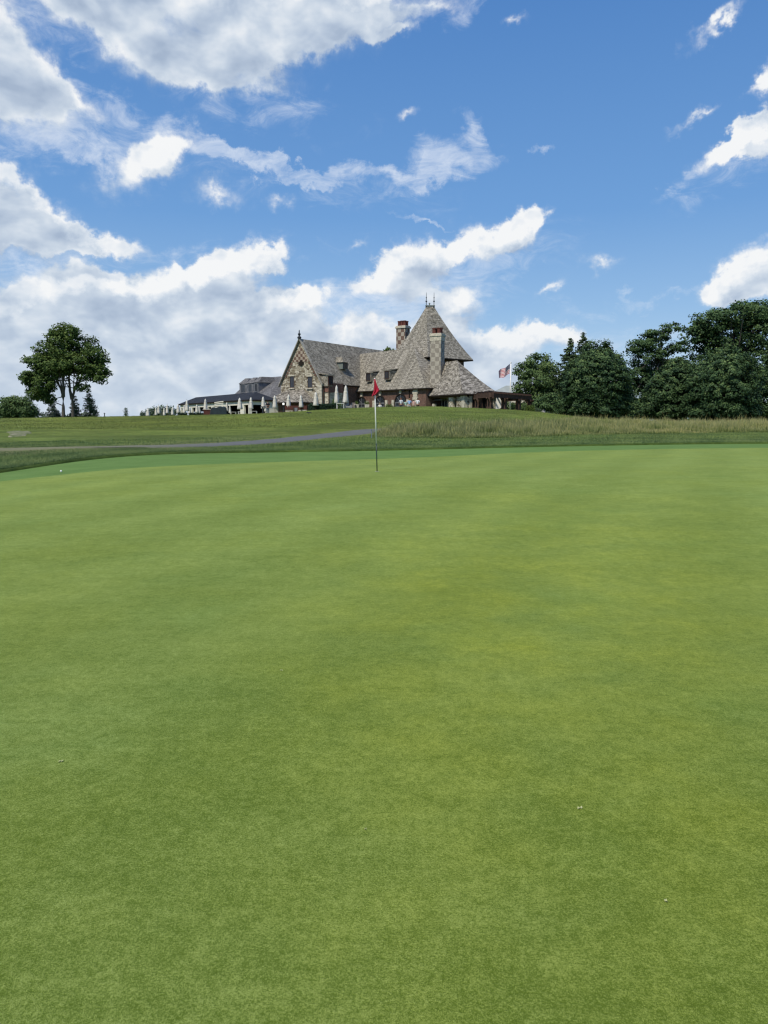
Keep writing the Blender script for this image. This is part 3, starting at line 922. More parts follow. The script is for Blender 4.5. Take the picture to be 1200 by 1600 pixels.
def dormer(parent, c, u, n, w, h, depth, frame=M_wood, roofm=M_roof, cheek=M_roof, pitch=0.25, hip=False, over=.18):
    """c = bottom centre of the front face; n outward"""
    u = Vector(u).normalized(); n = Vector(n).normalized(); c = Vector(c); z = Vector((0, 0, 1))
    mb = MB()
    b = [c - u * w / 2, c + u * w / 2, c + u * w / 2 - n * depth, c - u * w / 2 - n * depth]
    t = [b[0] + z * h, b[1] + z * h, b[2] + z * h, b[3] + z * h]
    mb.hexa(b, t)
    o = mb.build('dormer', cheek, parent)
    mb = MB(); e = over
    p = [c - u * (w / 2 + e) + n * e + z * (h + .02), c + u * (w / 2 + e) + n * e + z * (h + .02), c + u * (w / 2 + e) - n * (depth + .6) + z * (h + .02 + (0 if hip else pitch * (depth + .6))), c - u * (w / 2 + e) - n * (depth + .6) + z * (h + .02 + (0 if hip else pitch * (depth + .6)))]
    if hip:
        r0 = c - n * (w * .45) + z * (h + w * pitch * 2); r1 = c - n * (depth + .6) + z * (h + w * pitch * 2)
        mb.face([p[0], p[1], r0]); mb.face([p[1], p[2], r1, r0]); mb.face([p[3], p[0], r0, r1]); mb.face([p[3], p[2], p[1], p[0]])
    else:
        q = [x + z * .12 for x in p]
        mb.hexa(p, q)
    mb.build('dormer_roof', roofm, o)
    rect_window(o, c + z * (h * .52), u, n, w * .86, h * .86, frame, M_glass, 2, .05)
    return o
nr1 = Vector((ug.x, ug.y, 0))
# dormer window breaking wing 1's eave
c = plane_hit(516.5, 603.5, GR + ug * 1.05, ug)
dormer(club, c, ax, ug, 1.25, 1.55, 2.2, M_woodred, M_roof, M_roof, .15)
# small louvred dormer on wing 1's roof
rp_n = Vector((ug.x * (RZ1 - E1), ug.y * (RZ1 - E1), W1 / 2)).normalized()
c = plane_hit(535.5, 577, fr1.p(0, -.3, E1 - .2), rp_n)
dormer(club, c + ug * .5, ax, ug, 1.3, 1.0, 1.6, M_iron, M_roof, M_copper, .35, hip=True, over=.2)

# --- wing 2 (long brick wing)
C2 = V2(5.9, 105.0); d2 = Vector((-.63, .776, 0)).normalized(); in2 = Vector((.776, .63, 0)).normalized()
E2, RZ2 = 6.5, 12.7
f2 = Frame(C2, d2, in2)
L2 = 27; WD2 = 7.6
n2o = -in2
mb = MB(); mb.hexa([f2.p(0, 0, Z0), f2.p(0, WD2, Z0), f2.p(L2, WD2, Z0), f2.p(L2, 0, Z0)], [f2.p(0, 0, E2), f2.p(0, WD2, E2), f2.p(L2, WD2, E2), f2.p(L2, 0, E2)])
mb.build('wall', M_brick, club)
fr2 = Frame(C2 + d2 * L2, -d2, in2)
roof2 = roof_shell(fr2, 0, L2, 0, WD2, E2 + .1, ((0, 3.8), (L2 - 6.9, 3.8)), RZ2, over=0.45, flare=0.12, mat=M_roof, parent=club, gable0=True, drop=0.2)
ang2 = math.atan2(d2.y, d2.x)
def on2(px, py): return plane_hit(px, py, f2.p(0, 0, 0), n2o)
def arch_door(px, pyt, w, ztop):
    c = on2(px, pyt); s = (c - f2.p(0, 0, c.z)).dot(d2)
    zb_ = Z0 + .3; r = w / 2; zs = ztop - r
    def q(a, z, dd): return f2.p(s, 0, z) - d2 * a + n2o * dd
    N = 14
    arc = [(r * math.cos(math.pi * i_ / N), zs + r * math.sin(math.pi * i_ / N)) for i_ in range(N + 1)]
    o = MB(); o.face([q(r, zb_, .03), q(-r, zb_, .03)][::-1] and [q(-r, zb_, .03), q(r, zb_, .03)] + [q(a, z, .03) for a, z in arc])
    door = o.build('arched_door', M_glass, club)
    # surround ring
    sr = MB(); r2 = r + .17
    arc2 = [(r2 * math.cos(math.pi * i_ / N), zs + r2 * math.sin(math.pi * i_ / N)) for i_ in range(N + 1)]
    inn = [(r, zb_)] + arc + [(-r, zb_)]; out = [(r2, zb_)] + arc2 + [(-r2, zb_)]
    for i_ in range(len(inn) - 1):
        (a0, z0_), (a1, z1_) = inn[i_], inn[i_ + 1]; (b0, y0_), (b1, y1_) = out[i_], out[i_ + 1]
        sr.face([q(a0, z0_, .12), q(b0, y0_, .12), q(b1, y1_, .12), q(a1, z1_, .12)])
        sr.face([q(b0, y0_, .12), q(b0, y0_, .0), q(b1, y1_, .0), q(b1, y1_, .12)])
        sr.face([q(a0, z0_, .0), q(a0, z0_, .12), q(a1, z1_, .12), q(a1, z1_, .0)])
    sr.build('door_surround', M_soffit, door)
    fr = MB()
    def bar(a0, a1, z0_, z1_):
        b = [q(a0, z0_, .08), q(a1, z0_, .08), q(a1, z0_, .035), q(a0, z0_, .035)]
        fr.hexa(b, [p_ + Vector((0, 0, z1_ - z0_)) for p_ in b])
    bar(-r, r, zs - .08, zs + .08)
    for a in (-r + .04, -.04, r - .12): bar(a, a + .08, zb_, zs - .08)
    bar(-r, r, zb_ + .9, zb_ + 1.0)
    for kk in range(1, 4):
        aa = math.pi * kk / 4
        p0_, p1_ = q(.0, zs + .1, .06), q(r * .95 * math.cos(aa), zs + r * .95 * math.sin(aa), .06)
        fr.tube([p0_, p1_], .03, 4)
    fr.build('glazing_bars', M_slate_bay, door)
    # pale keystone up to the eave
    ks = MB(); ks.box(q(0, (ztop + .12 + E2 - .2) / 2, .08), (.42, .16, E2 - .2 - ztop - .12), rz=ang2, taper=1.15)
    ks.build('keystone', M_lime, club)
    for sg in (-1, 1):
        b_ = MB(); b_.box(q(sg * (r + .50), zb_ + .95, .09), (.50, .18, 1.9), rz=ang2); b_.build('door_pier', M_lime, club)
arch_door(565.5, 625, 2.0, 5.45)
arch_door(594.5, 625, 2.05, 5.50)
arch_door(626.3, 625, 2.35, 5.65)
# stone corner pier of wing 2 and downspout
mb = MB(); c = on2(650, 620); s_ = (c - f2.p(0, 0, c.z)).dot(d2); z_ = Z0; k_ = 0
while z_ < E2 - .25:
    w_ = 1.05 if k_ % 2 else .8
    mb.box(f2.p(s_, -.06, z_ + .21), (w_, .3, .40), rz=ang2); z_ += .42; k_ += 1
mb.build('quoin', M_lime, club)
mb = MB(); c = on2(640.5, 620); s_ = (c - f2.p(0, 0, c.z)).dot(d2)
mb.tube([f2.p(s_, -.12, Z0), f2.p(s_, -.12, E2 - .2)], .08, 8); mb.build('downspout', M_soffit, club)
mb = MB(); c = on2(632, 609.5)
mb.box(c + n2o * .18, (.55, .35, .3), rz=ang2); mb.build('wall_lamp', M_iron, club)
# dormers on wing 2
def roof2_hit(px, py):
    nn = Vector((n2o.x * (RZ2 - E2), n2o.y * (RZ2 - E2), 4.2)).normalized()
    return plane_hit(px, py, f2.p(0, -.45, E2 - .1), nn)
for (px, py) in ((578.5, 596.5), (607.5, 593.5)):
    c = roof2_hit(px, py)
    dormer(club, c + n2o * .38, -d2, n2o, 1.25, 1.35, 1.6, M_wood, M_roof, M_roof, .12, over=.14)

# --- tower
TF = V2(6.55, 112.0); tu = Vector((7.3, 6.0, 0)).normalized(); tv = Vector((-6.0, 7.3, 0)).normalized()
ft = Frame(TF, tu, tv); TS, TT = 8.6, 8.0
ET, RT = 11.35, 19.55
mb = MB(); mb.hexa([ft.p(.5, .5, Z0), ft.p(TS - .5, .5, Z0), ft.p(TS - .5, TT - .5, Z0), ft.p(.5, TT - .5, Z0)], [ft.p(.5, .5, ET), ft.p(TS - .5, .5, ET), ft.p(TS - .5, TT - .5, ET), ft.p(.5, TT - .5, ET)])
mb.build('tower_wall', M_brick, club)
apexL = plane_hit(666, 487.5, V2(0, 118.2), Vector((0, 1, 0))); apexR = plane_hit(678, 487.5, V2(0, 118.2), Vector((0, 1, 0)))
def loc2(p): q = p - TF; return (q.dot(tu), q.dot(tv))
(la, lb), (ra, rb_) = loc2(apexL), loc2(apexR)
troof = roof_shell(ft, 0, TS, 0, TT, ET, ((la, lb), (ra, rb_)), RT, over=0.55, flare=0.22, name='tower_roof', mat=M_roof, parent=club, drop=.1)
for p_ in (apexL, apexR):
    mb = MB()
    mb.lathe([(.0, -.25), (.12, -.2), (.10, .1), (.05, .2), (.05, .62), (.14, .72), (.14, .80), (.05, .9), (.05, 1.25), (.10, 1.33), (.04, 1.42), (.03, 1.9), (.0, 2.25)], Vector((p_.x, p_.y, RT)), 8)
    mb.build('finial', M_iron, club, smooth=True)
mb = MB(); m_ = (apexL + apexR) / 2
mb.box((m_.x, m_.y, RT + .10), (1.5, .25, .14)); mb.lathe([(.09, 0), (.07, .15), (.14, .28), (.0, .42)], (m_.x - .1, m_.y, RT + .15), 8); mb.build('ridge_cap', M_copper, club)

# --- chimneys
def chimney(px0, px1, Y, pyt, pyb, mat, rz, zbase, pots, cap_h=.45, neck=.0):
    c = P((px0 + px1) / 2, pyt, Y)
    w = (px1 - px0) / F * Y
    dg = abs(math.cos(rz)) + .8 * abs(math.sin(rz))
    sx = w / dg; sy = sx * .8
    mb = MB(); mb.box((c.x, c.y, (zbase + c.z) / 2), (sx * .93, sy * .93, c.z - zbase), rz=rz)
    o = mb.build('chimney', mat, club)
    mb = MB()
    mb.box((c.x, c.y, c.z + neck / 2 + .0), (sx * .98, sy * .98, neck + .02), rz=rz) if neck else None
    mb.box((c.x, c.y, c.z + neck + .13), (sx * 1.08, sy * 1.1, .26), rz=rz)
    mb.box((c.x, c.y, c.z + neck + .33), (sx * .98, sy * .98, .16), rz=rz)
    mb.build('chimney_cap', M_lime, o)
    zt_ = c.z + neck + .40
    ca, sa = math.cos(rz), math.sin(rz)
    for i_ in range(pots[0]):
        for j_ in range(pots[1]):
            lx = (i_ - (pots[0] - 1) / 2) * sx * .84 / pots[0]; ly = (j_ - (pots[1] - 1) / 2) * sy * .84 / pots[1]
            q = MB(); r_p = min(sx / pots[0], sy / pots[1]) * .42
            hh2 = pots[2] * random.uniform(.94, 1.06)
            q.lathe([(r_p * 1.0, 0), (r_p * .92, .1), (r_p * .88, hh2 * .75), (r_p * 1.08, hh2 * .85), (r_p * 1.08, hh2), (r_p * .7, hh2), (r_p * .6, hh2 * .6)], (c.x + lx * ca - ly * sa, c.y + lx * sa + ly * ca, zt_), 10)
            q.build('chimney_pot', M_pot, o)
    return o, c, sx, sy
chimney(618.5, 641, 122.5, 513.5, 552, M_check_brown, R(-35), 8.0, (3, 2, .80))
oc, cc, csx, csy = chimney(671.5, 695.5, 106.3, 533, 585, M_check_grey, R(-28), 6.0, (2, 2, .80), neck=.62)

# --- wing 3 (small hipped wing in front)
C3 = V2(10.55, 98.0); d3 = Vector((-.461, .887, 0)).normalized(); in3 = Vector((.887, .461, 0)).normalized()
f3 = Frame(C3, d3, in3); L3 = 14.0; W3 = 4.9; E3 = 5.45; RZ3 = 10.1
fr3 = Frame(C3 + d3 * L3, -d3, in3)
roof3 = roof_shell(fr3, 0, L3, 0, W3, E3, ((2, 2.35), (L3 - 5.4, 2.35)), RZ3, over=0.5, flare=0.22, mat=M_roof_warm, parent=club, gable0=True, drop=.12)
n3 = -in3; ang3 = math.atan2(d3.y, d3.x)
# recessed back wall of the porch + end walls
mb = MB(); mb.hexa([f3.p(.2, 1.9, Z0), f3.p(.2, W3, Z0), f3.p(L3, W3, Z0), f3.p(L3, 1.9, Z0)], [f3.p(.2, 1.9, E3 - .1), f3.p(.2, W3, E3 - .1), f3.p(L3, W3, E3 - .1), f3.p(L3, 1.9, E3 - .1)])
mb.build('porch_wall', M_brick, club)
mb = MB(); mb.hexa([f3.p(0, 0, 4.95), f3.p(0, .35, 4.95), f3.p(L3, .35, 4.95), f3.p(L3, 0, 4.95)], [f3.p(0, 0, E3 - .02), f3.p(0, .35, E3 - .02), f3.p(L3, .35, E3 - .02), f3.p(L3, 0, E3 - .02)])
mb.build('porch_beam', M_wood, club)
def on3(px): 
    c = plane_hit(px, 630, f3.p(0, 0, 0), n3); return (c - f3.p(0, 0, c.z)).dot(d3)
for px, w in ((665.5, .55), (676.5, .5)):
    mb = MB(); mb.box(f3.p(on3(px), .22, (Z0 + 4.95) / 2 + .05 - (.4 if px > 670 else 0)), (w, .4, 4.95 - Z0 - (.8 if px > 670 else 0.0)), rz=ang3); mb.build('porch_pier', M_lime, club)
mb = MB(); mb.box(f3.p(on3(704), .22, (Z0 + 4.95) / 2), (1.0, .45, 4.95 - Z0), rz=ang3); mb.build('porch_pier', M_stone_pale, club)
mb = MB(); mb.box(f3.p(.95, .45, (Z0 + E3 - .55) / 2 + .05), (1.9, .9, E3 - .5 - Z0), rz=ang3); mb.build('corner_pier', M_stone, club)
mb = MB(); z_ = Z0; k_ = 0
while z_ < E3 - .5:
    w_ = .95 if k_ % 2 else .62
    mb.box(f3.p(.0 + w_ / 2 - .04, .18, z_ + .2), (w_, .46, .38), rz=ang3); z_ += .4; k_ += 1
mb.build('quoin', M_lime, club)
mb = MB(); mb.hexa([f3.p(-.02, .9, Z0), f3.p(-.02, W3, Z0), f3.p(.2, W3, Z0), f3.p(.2, .9, Z0)], [f3.p(-.02, .9, E3 - .12), f3.p(-.02, W3, E3 - .12), f3.p(.2, W3, E3 - .12), f3.p(.2, .9, E3 - .12)])
mb.build('wall', M_brick, club)
mb = MB(); mb.box(f3.p(-.06, .95, (Z0 + E3 - .4) / 2), (.35, .14, E3 - .4 - Z0), rz=math.atan2(in3.y, in3.x)); mb.build('quoin', M_lime, club)
# glazed porch doors
g = plane_hit(690, 630, f3.p(0, 1.8, 0), n3); s_ = (g - f3.p(0, 0, g.z)).dot(d3)
rect_window(club, f3.p(s_, 1.88, Z0 + 1.25), -d3, n3, 3.0, 2.2, M_white, M_glass, 4, .06, name='glazed_door')
mb = MB(); mb.box(f3.p(s_ + .3, .9, Z0 + 2.02), (5.2, .9, .08), rz=ang3); mb.build('porch_canopy', M_slate_bay, club)
# right-hand face of wing 3, seen under the pergola: dark doorways and an end quoin
for s_ in (1.75, 3.35):
    rect_window(club, f3.p(-.03, s_, Z0 + 1.25), in3, -d3, 1.15, 2.3, M_wood, M_void, 2, .07, name='door')
mb = MB(); mb.box(f3.p(-.06, W3 - .35, (Z0 + E3 - .35) / 2), (.62, .3, E3 - .35 - Z0), rz=math.atan2(in3.y, in3.x)); mb.build('quoin', M_stone_pale, club)

# --- porch lean-to in front of the gable
fL = Frame(gp(-.3, 0, 0) + ng * 3.1, ug, ax)
LW = 6.9
eL = P(465, 628.5, 109).z
mb = MB()
zt2 = eL + 1.95
top = [fL.p(1.6, 3.05, zt2), fL.p(LW - 2.0, 3.05, zt2)]
bot = [fL.p(-.3, -.3, eL), fL.p(LW + .3, -.3, eL), fL.p(LW + .3, 3.05, eL), fL.p(-.3, 3.05, eL)]
mb.face([bot[0], bot[1], top[1], top[0]]); mb.face([bot[1], bot[2], top[1]]); mb.face([bot[3], bot[0], top[0]]); mb.face([bot[3], bot[2], bot[1], bot[0]]); mb.face([bot[2], bot[3], top[0], top[1]])
lr = mb.build('porch_roof', M_roof_warm, club)
mb = MB()
lo = [q - Vector((0, 0, .16)) for q in bot]; hi = [q - Vector((0, 0, .004)) for q in bot]
mb.hexa(lo, hi); mb.build('eave_board', M_soffit, lr)
mb = MB(); mb.hexa([fL.p(0.2, .6, Z0), fL.p(LW - .2, .6, Z0), fL.p(LW - .2, 3.0, Z0), fL.p(.2, 3.0, Z0)], [fL.p(.2, .6, eL - .17), fL.p(LW - .2, .6, eL - .17), fL.p(LW - .2, 3.0, eL - .17), fL.p(.2, 3.0, eL - .17)])
mb.build('porch_wall', M_brick, club)
angL = math.atan2(ug.y, ug.x)
reparent_children(club)

# garden wall with doors in front of the porch
gw = thing('serving_hut', (xat(460, 104.5), 104.5, 2.75), 'low brick and pale stone serving wall with red timber top below the stone gable', 'serving wall')
mb = MB()
w0, w1_ = xat(446, 104.5), xat(480, 104.5)
zt_ = zat(634, 104.5)
mb.hexa([V2(w0, 104.5, 2.3), V2(w1_, 103.7, 2.3), V2(w1_ + .25, 104.4, 2.3), V2(w0 + .25, 105.2, 2.3)], [V2(w0, 104.5, zt_ - .55), V2(w1_, 103.7, zt_ - .55), V2(w1_ + .25, 104.4, zt_ - .55), V2(w0 + .25, 105.2, zt_ - .55)])
mb.build('stone_base', M_stone_pale, gw)
mb = MB()
mb.hexa([V2(w0 - .05, 104.45, zt_ - .55), V2(w1_ + .05, 103.65, zt_ - .55), V2(w1_ + .3, 104.4, zt_ - .55), V2(w0 + .2, 105.2, zt_ - .55)], [V2(w0 - .05, 104.45, zt_), V2(w1_ + .05, 103.65, zt_), V2(w1_ + .3, 104.4, zt_), V2(w0 + .2, 105.2, zt_)])
mb.build('timber_top', M_woodred, gw)
for px in (462.5, 468.5):
    x_ = xat(px, 104.2)
    mb = MB(); mb.box((x_, 104.05, 2.45 + .55), (.5, .08, 1.25), rz=-.25); mb.build('door', M_slate_bay, gw)
for px in (459, 465.5, 472.5):
    x_ = xat(px, 104.1)
    mb = MB(); mb.box((x_, 104.02, 2.45 + .6), (.13, .16, 1.35), rz=-.25); mb.build('post', M_wood, gw)
reparent_children(gw)

# ------------------------------------------------------------------ PAVILION (left)
pav = thing('pavilion', (-22, 116, 2.6), 'low open-sided pavilion with charcoal hip roof and grey dormered roof left of the stone gable', 'pavilion')
PB = 2.3
A = P(388.5, 624.5, 108.5); ze = A.z + 0.02
Bp = P(280.5, 631.3, 136.0)
pd = Vector((Bp.x - A.x, Bp.y - A.y, 0)); PL = pd.length; pd.normalize()
pin = Vector((-pd.y, pd.x, 0));
if pin.y < 0: pin = -pin
pin = Vector((pd.y, -pd.x, 0)) if Vector((pd.y, -pd.x, 0)).x > 0 else -Vector((pd.y, -pd.x, 0))
fP = Frame(Vector((A.x, A.y, 0)), pd, pin)       # s recedes to the far left end, t runs right and inward
PW = 4.6
# dark hip roof
mb = MB()
rz_ = zat(612.3, 112)
E = [fP.p(-.3, -.22, ze), fP.p(PL, -.22, ze), fP.p(PL, PW, ze), fP.p(-.3, PW, ze)]
ra_ = fP.p(3.2, 2.6, rz_); rb2 = fP.p(PL - 1.5, 2.6, rz_)
mb.face([E[1], E[0], ra_, rb2]); mb.face([E[0], E[3], ra_]); mb.face([E[3], E[2], rb2, ra_]); mb.face([E[2], E[1], rb2])
pr = mb.build('low_roof', M_roof_dark, pav)
mb = MB(); lo = [q - Vector((0, 0, .22)) for q in E]; hi = [q - Vector((0, 0, .004)) for q in E]
mb.hexa([lo[0], lo[3], lo[2], lo[1]], [hi[0], hi[3], hi[2], hi[1]]); mb.build('eave_board', M_soffit, pr)
# cream fascia beam and piers along the long side and the short side
def slab(name, mat, s0, s1, t0, t1, z0, z1, parent=pav):
    mb = MB(); mb.hexa([fP.p(s0, t0, z0), fP.p(s0, t1, z0), fP.p(s1, t1, z0), fP.p(s1, t0, z0)], [fP.p(s0, t0, z1), fP.p(s0, t1, z1), fP.p(s1, t1, z1), fP.p(s1, t0, z1)])
    return mb.build(name, mat, parent)
zb_ = ze - .22
slab('fascia_beam', M_cream, 0, PL - .4, 0, .3, zb_ - .52, zb_)
slab('fascia_beam', M_cream, 0, .3, .3, PW + 2.6, zb_ - .52, zb_)
def s_of(px):
    h_ = plane_hit(px, 635, fP.p(0, 0, 0), pin); return (h_ - fP.p(0, 0, h_.z)).dot(pd)
for px in (283, 300, 325, 333.5, 352, 381):
    s_ = s_of(px)
    w_ = 1.6 if px == 381 else 1.2 if px == 333.5 else .5
    slab('pier', M_cream, s_, s_ + w_, 0.01, .28, PB, zb_ - .52)
def t_of(px):
    h_ = plane_hit(px, 635, fP.p(0, 0, 0), -pd); return (h_ - fP.p(0, 0, h_.z)).dot(pin)
for px, w_ in ((389, .45), (421, 1.9), (415, .5)):
    t_ = t_of(px); slab('pier', M_cream, .01, .28, t_, t_ + w_, PB, zb_ - .52)
slab('back_wall', M_void, s_of(333), PL * .92, 4.5, 4.7, PB, zb_)
slab('back_wall', M_void, 4.5, 4.7, 0.6, PW + 2.5, PB, zb_)
slab('interior_wall', M_void, 4.5, s_of(352), 3.0, 3.2, PB, zb_)
# dark slab across the far bays, interior gloom put into its colour
slab('gloom_slab', M_void, s_of(350), s_of(296), .32, .4, zb_ - 1.25, zb_ - .52)
# pale slatted screen
for k_ in range(4):
    z_ = zat(629.5 + k_ * 2.6, 113)
    a_, b_ = P(335, 630, 114), P(349, 630, 111.5)
    mb = MB(); mb.hexa([V2(a_.x, a_.y, z_), V2(b_.x, b_.y, z_ + .12), V2(b_.x, b_.y + .1, z_ + .12), V2(a_.x, a_.y + .1, z_)], [V2(a_.x, a_.y, z_ + .13), V2(b_.x, b_.y, z_ + .25), V2(b_.x, b_.y + .1, z_ + .25), V2(a_.x, a_.y + .1, z_ + .13)])
    mb.build('screen_slat', M_cream, pav)
# main grey roof with dormers: steep roof behind
G0 = P(357, 619, 128); G1 = P(431, 628.5, 117)
gz = ze - .4
# roof body: silhouette in plan from far left eave to the stone gable
gd = Vector((G0.x - G1.x, G0.y - G1.y, 0)); GLn = gd.length; gd.normalize(); gin = Vector((-gd.y, gd.x, 0))
if gin.y < 0: gin = -gin
fG = Frame(Vector((G1.x, G1.y, 0)), gd, gin)
rzz = zat(588, 121.5)
mb = MB()
pR0 = P(439, 588.5, 121.5); pR1 = P(392, 588.5, 129.0)
pR0.z = rzz; pR1.z = rzz
ePts = [P(452, 631, 112.5), P(417, 626.5, 112.0), P(350, 620.5, 129.0), P(372, 612, 136.0), P(474, 596, 128.0)]
for e in ePts: e.z = ze - .1
ePts[0].z = ze - .35
mb.face([ePts[1], pR0, pR1][::-1]); mb.face([ePts[1], pR1, ePts[2]][::-1]); mb.face([ePts[0], pR0, ePts[1]][::-1]); mb.face([ePts[0], ePts[4], pR0]); mb.face([ePts[2], pR1, ePts[3]][::-1]); mb.face([ePts[3], pR1, pR0, ePts[4]][::-1])
mb.face([ePts[3], ePts[4], ePts[0], ePts[1], ePts[2]])
mb.build('grey_roof', M_roof_grey, pav)
# cross gable ridge stubs behind the dormers + three stepped dormers facing left-front
nd_ = Vector((-pin.x, -pin.y, 0))
for (px0, px1, pyt, pye, pyb, Y) in ((374.5, 386, 591, 600, 617, 125.6), (386.5, 396, 589.8, 599, 616, 122.6), (396.5, 404, 588.6, 598, 615, 119.8)):
    a_ = P(px0, pyb, Y); b_ = P(px1, pyb, Y - 1.0)
    zt_ = zat(pye, Y); zb2 = zat(pyb + 3, Y); zr_ = zat(pyt, Y)
    dd = Vector((b_.x - a_.x, b_.y - a_.y, 0)); w_ = dd.length; dd.normalize(); nn = Vector((dd.y, -dd.x, 0))
    bk = -nn * 3.2
    mb = MB(); mb.hexa([V2(a_.x, a_.y, zb2), V2(b_.x, b_.y, zb2), V2(b_.x, b_.y, zb2) + bk, V2(a_.x, a_.y, zb2) + bk], [V2(a_.x, a_.y, zt_), V2(b_.x, b_.y, zt_), V2(b_.x, b_.y, zt_) + bk, V2(a_.x, a_.y, zt_) + bk])
    o = mb.build('dormer', M_slate_bay, pav)
    mb = MB(); z1 = Vector((0, 0, 1))
    e_ = .12
    q = [V2(a_.x, a_.y, zt_ + .003) - dd * e_ + nn * e_, V2(b_.x, b_.y, zt_ + .003) + dd * e_ + nn * e_, V2(b_.x, b_.y, zt_ + .003) + dd * e_ + bk, V2(a_.x, a_.y, zt_ + .003) - dd * e_ + bk]
    r0 = V2(a_.x, a_.y, zr_) + dd * w_ * .28 - nn * .9; r1 = V2(b_.x, b_.y, zr_) - dd * w_ * .2 - nn * .9
    mb.face([q[0], q[1], r1, r0]); mb.face([q[0], r0, r0 + bk * .7, q[3]][::-1]); mb.face([q[1], q[2], r1 + bk * .7, r1]); mb.face([r0, r1, r1 + bk * .7, r0 + bk * .7]); mb.face([q[3], q[2], q[1], q[0]])
    mb.build('dormer_roof', M_roof_grey, o)
    cc_ = V2((a_.x + b_.x) / 2, (a_.y + b_.y) / 2, (zat(pyb, Y) + zt_) / 2 + .1)
    rect_window(o, cc_, dd, nn, w_ * .56, (zt_ - zat(pyb, Y)) * .78, M_slate_bay, M_glass, 2, .05)
reparent_children(pav)

# ------------------------------------------------------------------ PERGOLA
pg_c = P(765, 640, 96)
per_ = thing('pergola', (pg_c.x, pg_c.y, 3.0), 'dark brown timber pergola with arched brackets at the right end of the clubhouse', 'pergola')
K = P(768, 612.2, 93.0); zp = K.z                       # nearest corner
Lc = P(727, 616.0, 101.5); Rc = P(829.5, 616.8, 103.5)
pa = Vector((Lc.x - K.x, Lc.y - K.y, 0)); La = pa.length; pa.normalize()
pb = Vector((Rc.x - K.x, Rc.y - K.y, 0)); Lb = pb.length; pb.normalize()
def pq(a, b, z): return Vector((K.x, K.y, z)) + pa * a + pb * b
def beam(name, p0, p1, w, h, mat=M_wood, parent=per_):
    d = (p1 - p0).normalized(); n_ = Vector((-d.y, d.x, 0)) * w / 2
    mb = MB(); b = [p0 - n_, p1 - n_, p1 + n_, p0 + n_]
    mb.hexa([q - Vector((0, 0, h)) for q in b], b); return mb.build(name, mat, parent)
for (a0, b0, a1, b1) in ((-.4, 0, La, 0), (0, -.4, 0, Lb), (La, 0, La, Lb), (0, Lb, La, Lb)):
    beam('beam', pq(a0, b0, zp - .16), pq(a1, b1, zp - .16), .32, .52)
nraf = 16
for k_ in range(nraf):
    b_ = Lb * (k_ + .5) / nraf
    beam('rafter', pq(-.5, b_, zp + .02), pq(La + .3, b_, zp + .02), .12, .2)
for k_ in range(8):
    a_ = La * (k_ + .5) / 8
    beam('batten', pq(a_, -.5, zp + .13), pq(a_, Lb + .3, zp + .13), .10, .12)
def post(a, b, w=.55):
    q = pq(a, b, 0); zg = tz(q.x, q.y) + .02
    mb = MB(); mb.box((q.x, q.y, (zg + zp - .66) / 2), (w, w, zp - .66 - zg), rz=math.atan2(pb.y, pb.x))
    mb.box((q.x, q.y, zg + .15), (w + .14, w + .14, .3), rz=math.atan2(pb.y, pb.x))
    o = mb.build('post', M_wood, per_)
    for dv, lim in ((pa, a), (pb, b), (-pa, a), (-pb, b)):
        e = pq(a, b, 0) + dv * 1.1
        rel = e - pq(0, 0, 0)
        # keep braces inside the frame lines
        pts = []
        for j_ in range(7):
            t_ = j_ / 6 * math.pi / 2
            pts.append(pq(a, b, 0) + dv * (w / 2 + .75 * (1 - math.cos(t_))) + Vector((0, 0, zp - .75 - .8 * (1 - math.sin(t_)))))
        br = MB(); br.tube(pts, .10, 6); br.build('bracket', M_wood, o)
ang_p = 0
for (a, b) in ((La * .05, .0), (0.0, Lb * .30), (0, Lb * .66), (0, Lb * .97), (La * .5, 0), (La * .97, 0), (La * .97, Lb * .5), (La * .97, Lb * .97)):
    post(a, b)
reparent_children(per_)

# white board standing under the pergola
wb = P(780, 641.5, 97.0); 
zg = tz(wb.x, wb.y)
mb = MB()
hb = 2.0; rr_ = .40
pts = [(-.44, 0), (.44, 0), (.44, hb - .35)] + [(rr_ * 1.1 * math.cos(t_), hb - .35 + .35 * math.sin(t_)) for t_ in np.linspace(0, math.pi, 9)[1:-1]] + [(-.44, hb - .35)]
fr_ = [Vector((wb.x + a, wb.y, zg + .25 + z)) for a, z in pts]; bk_ = [p_ + Vector((0, .08, 0)) for p_ in fr_]
mb.face(fr_); mb.face(bk_[::-1])
for i_ in range(len(fr_)):
    j_ = (i_ + 1) % len(fr_); mb.face([fr_[j_], fr_[i_], bk_[i_], bk_[j_]])
o = mb.build('display_board', M_white); tag(o, 'tall plain white board with rounded top standing under the pergola', 'board')

# distant hipped roof seen above the pergola
hut = thing('outbuilding', (xat(795, 140), 140, 2.0), 'small building with pale grey hip roof far behind the flagpole', 'outbuilding')
c0 = P(793, 603, 140); 
fh = Frame(V2(xat(778, 140), 140, 0), Vector((1, .15, 0)), Vector((-.15, 1, 0)))
mb = MB(); zE = zat(613.5, 140)
mb.hexa([fh.p(.4, .4, 1.8), fh.p(6.6, .4, 1.8), fh.p(6.6, 5.6, 1.8), fh.p(.4, 5.6, 1.8)], [fh.p(.4, .4, zE), fh.p(6.6, .4, zE), fh.p(6.6, 5.6, zE), fh.p(.4, 5.6, zE)])
mb.build('wall', M_cream, hut)
mb = MB(); zR = zat(602, 142)
q = [fh.p(0, 0, zE + .003), fh.p(7, 0, zE + .003), fh.p(7, 6, zE + .003), fh.p(0, 6, zE + .003)]; r0, r1 = fh.p(2.4, 3, zR), fh.p(4.6, 3, zR)
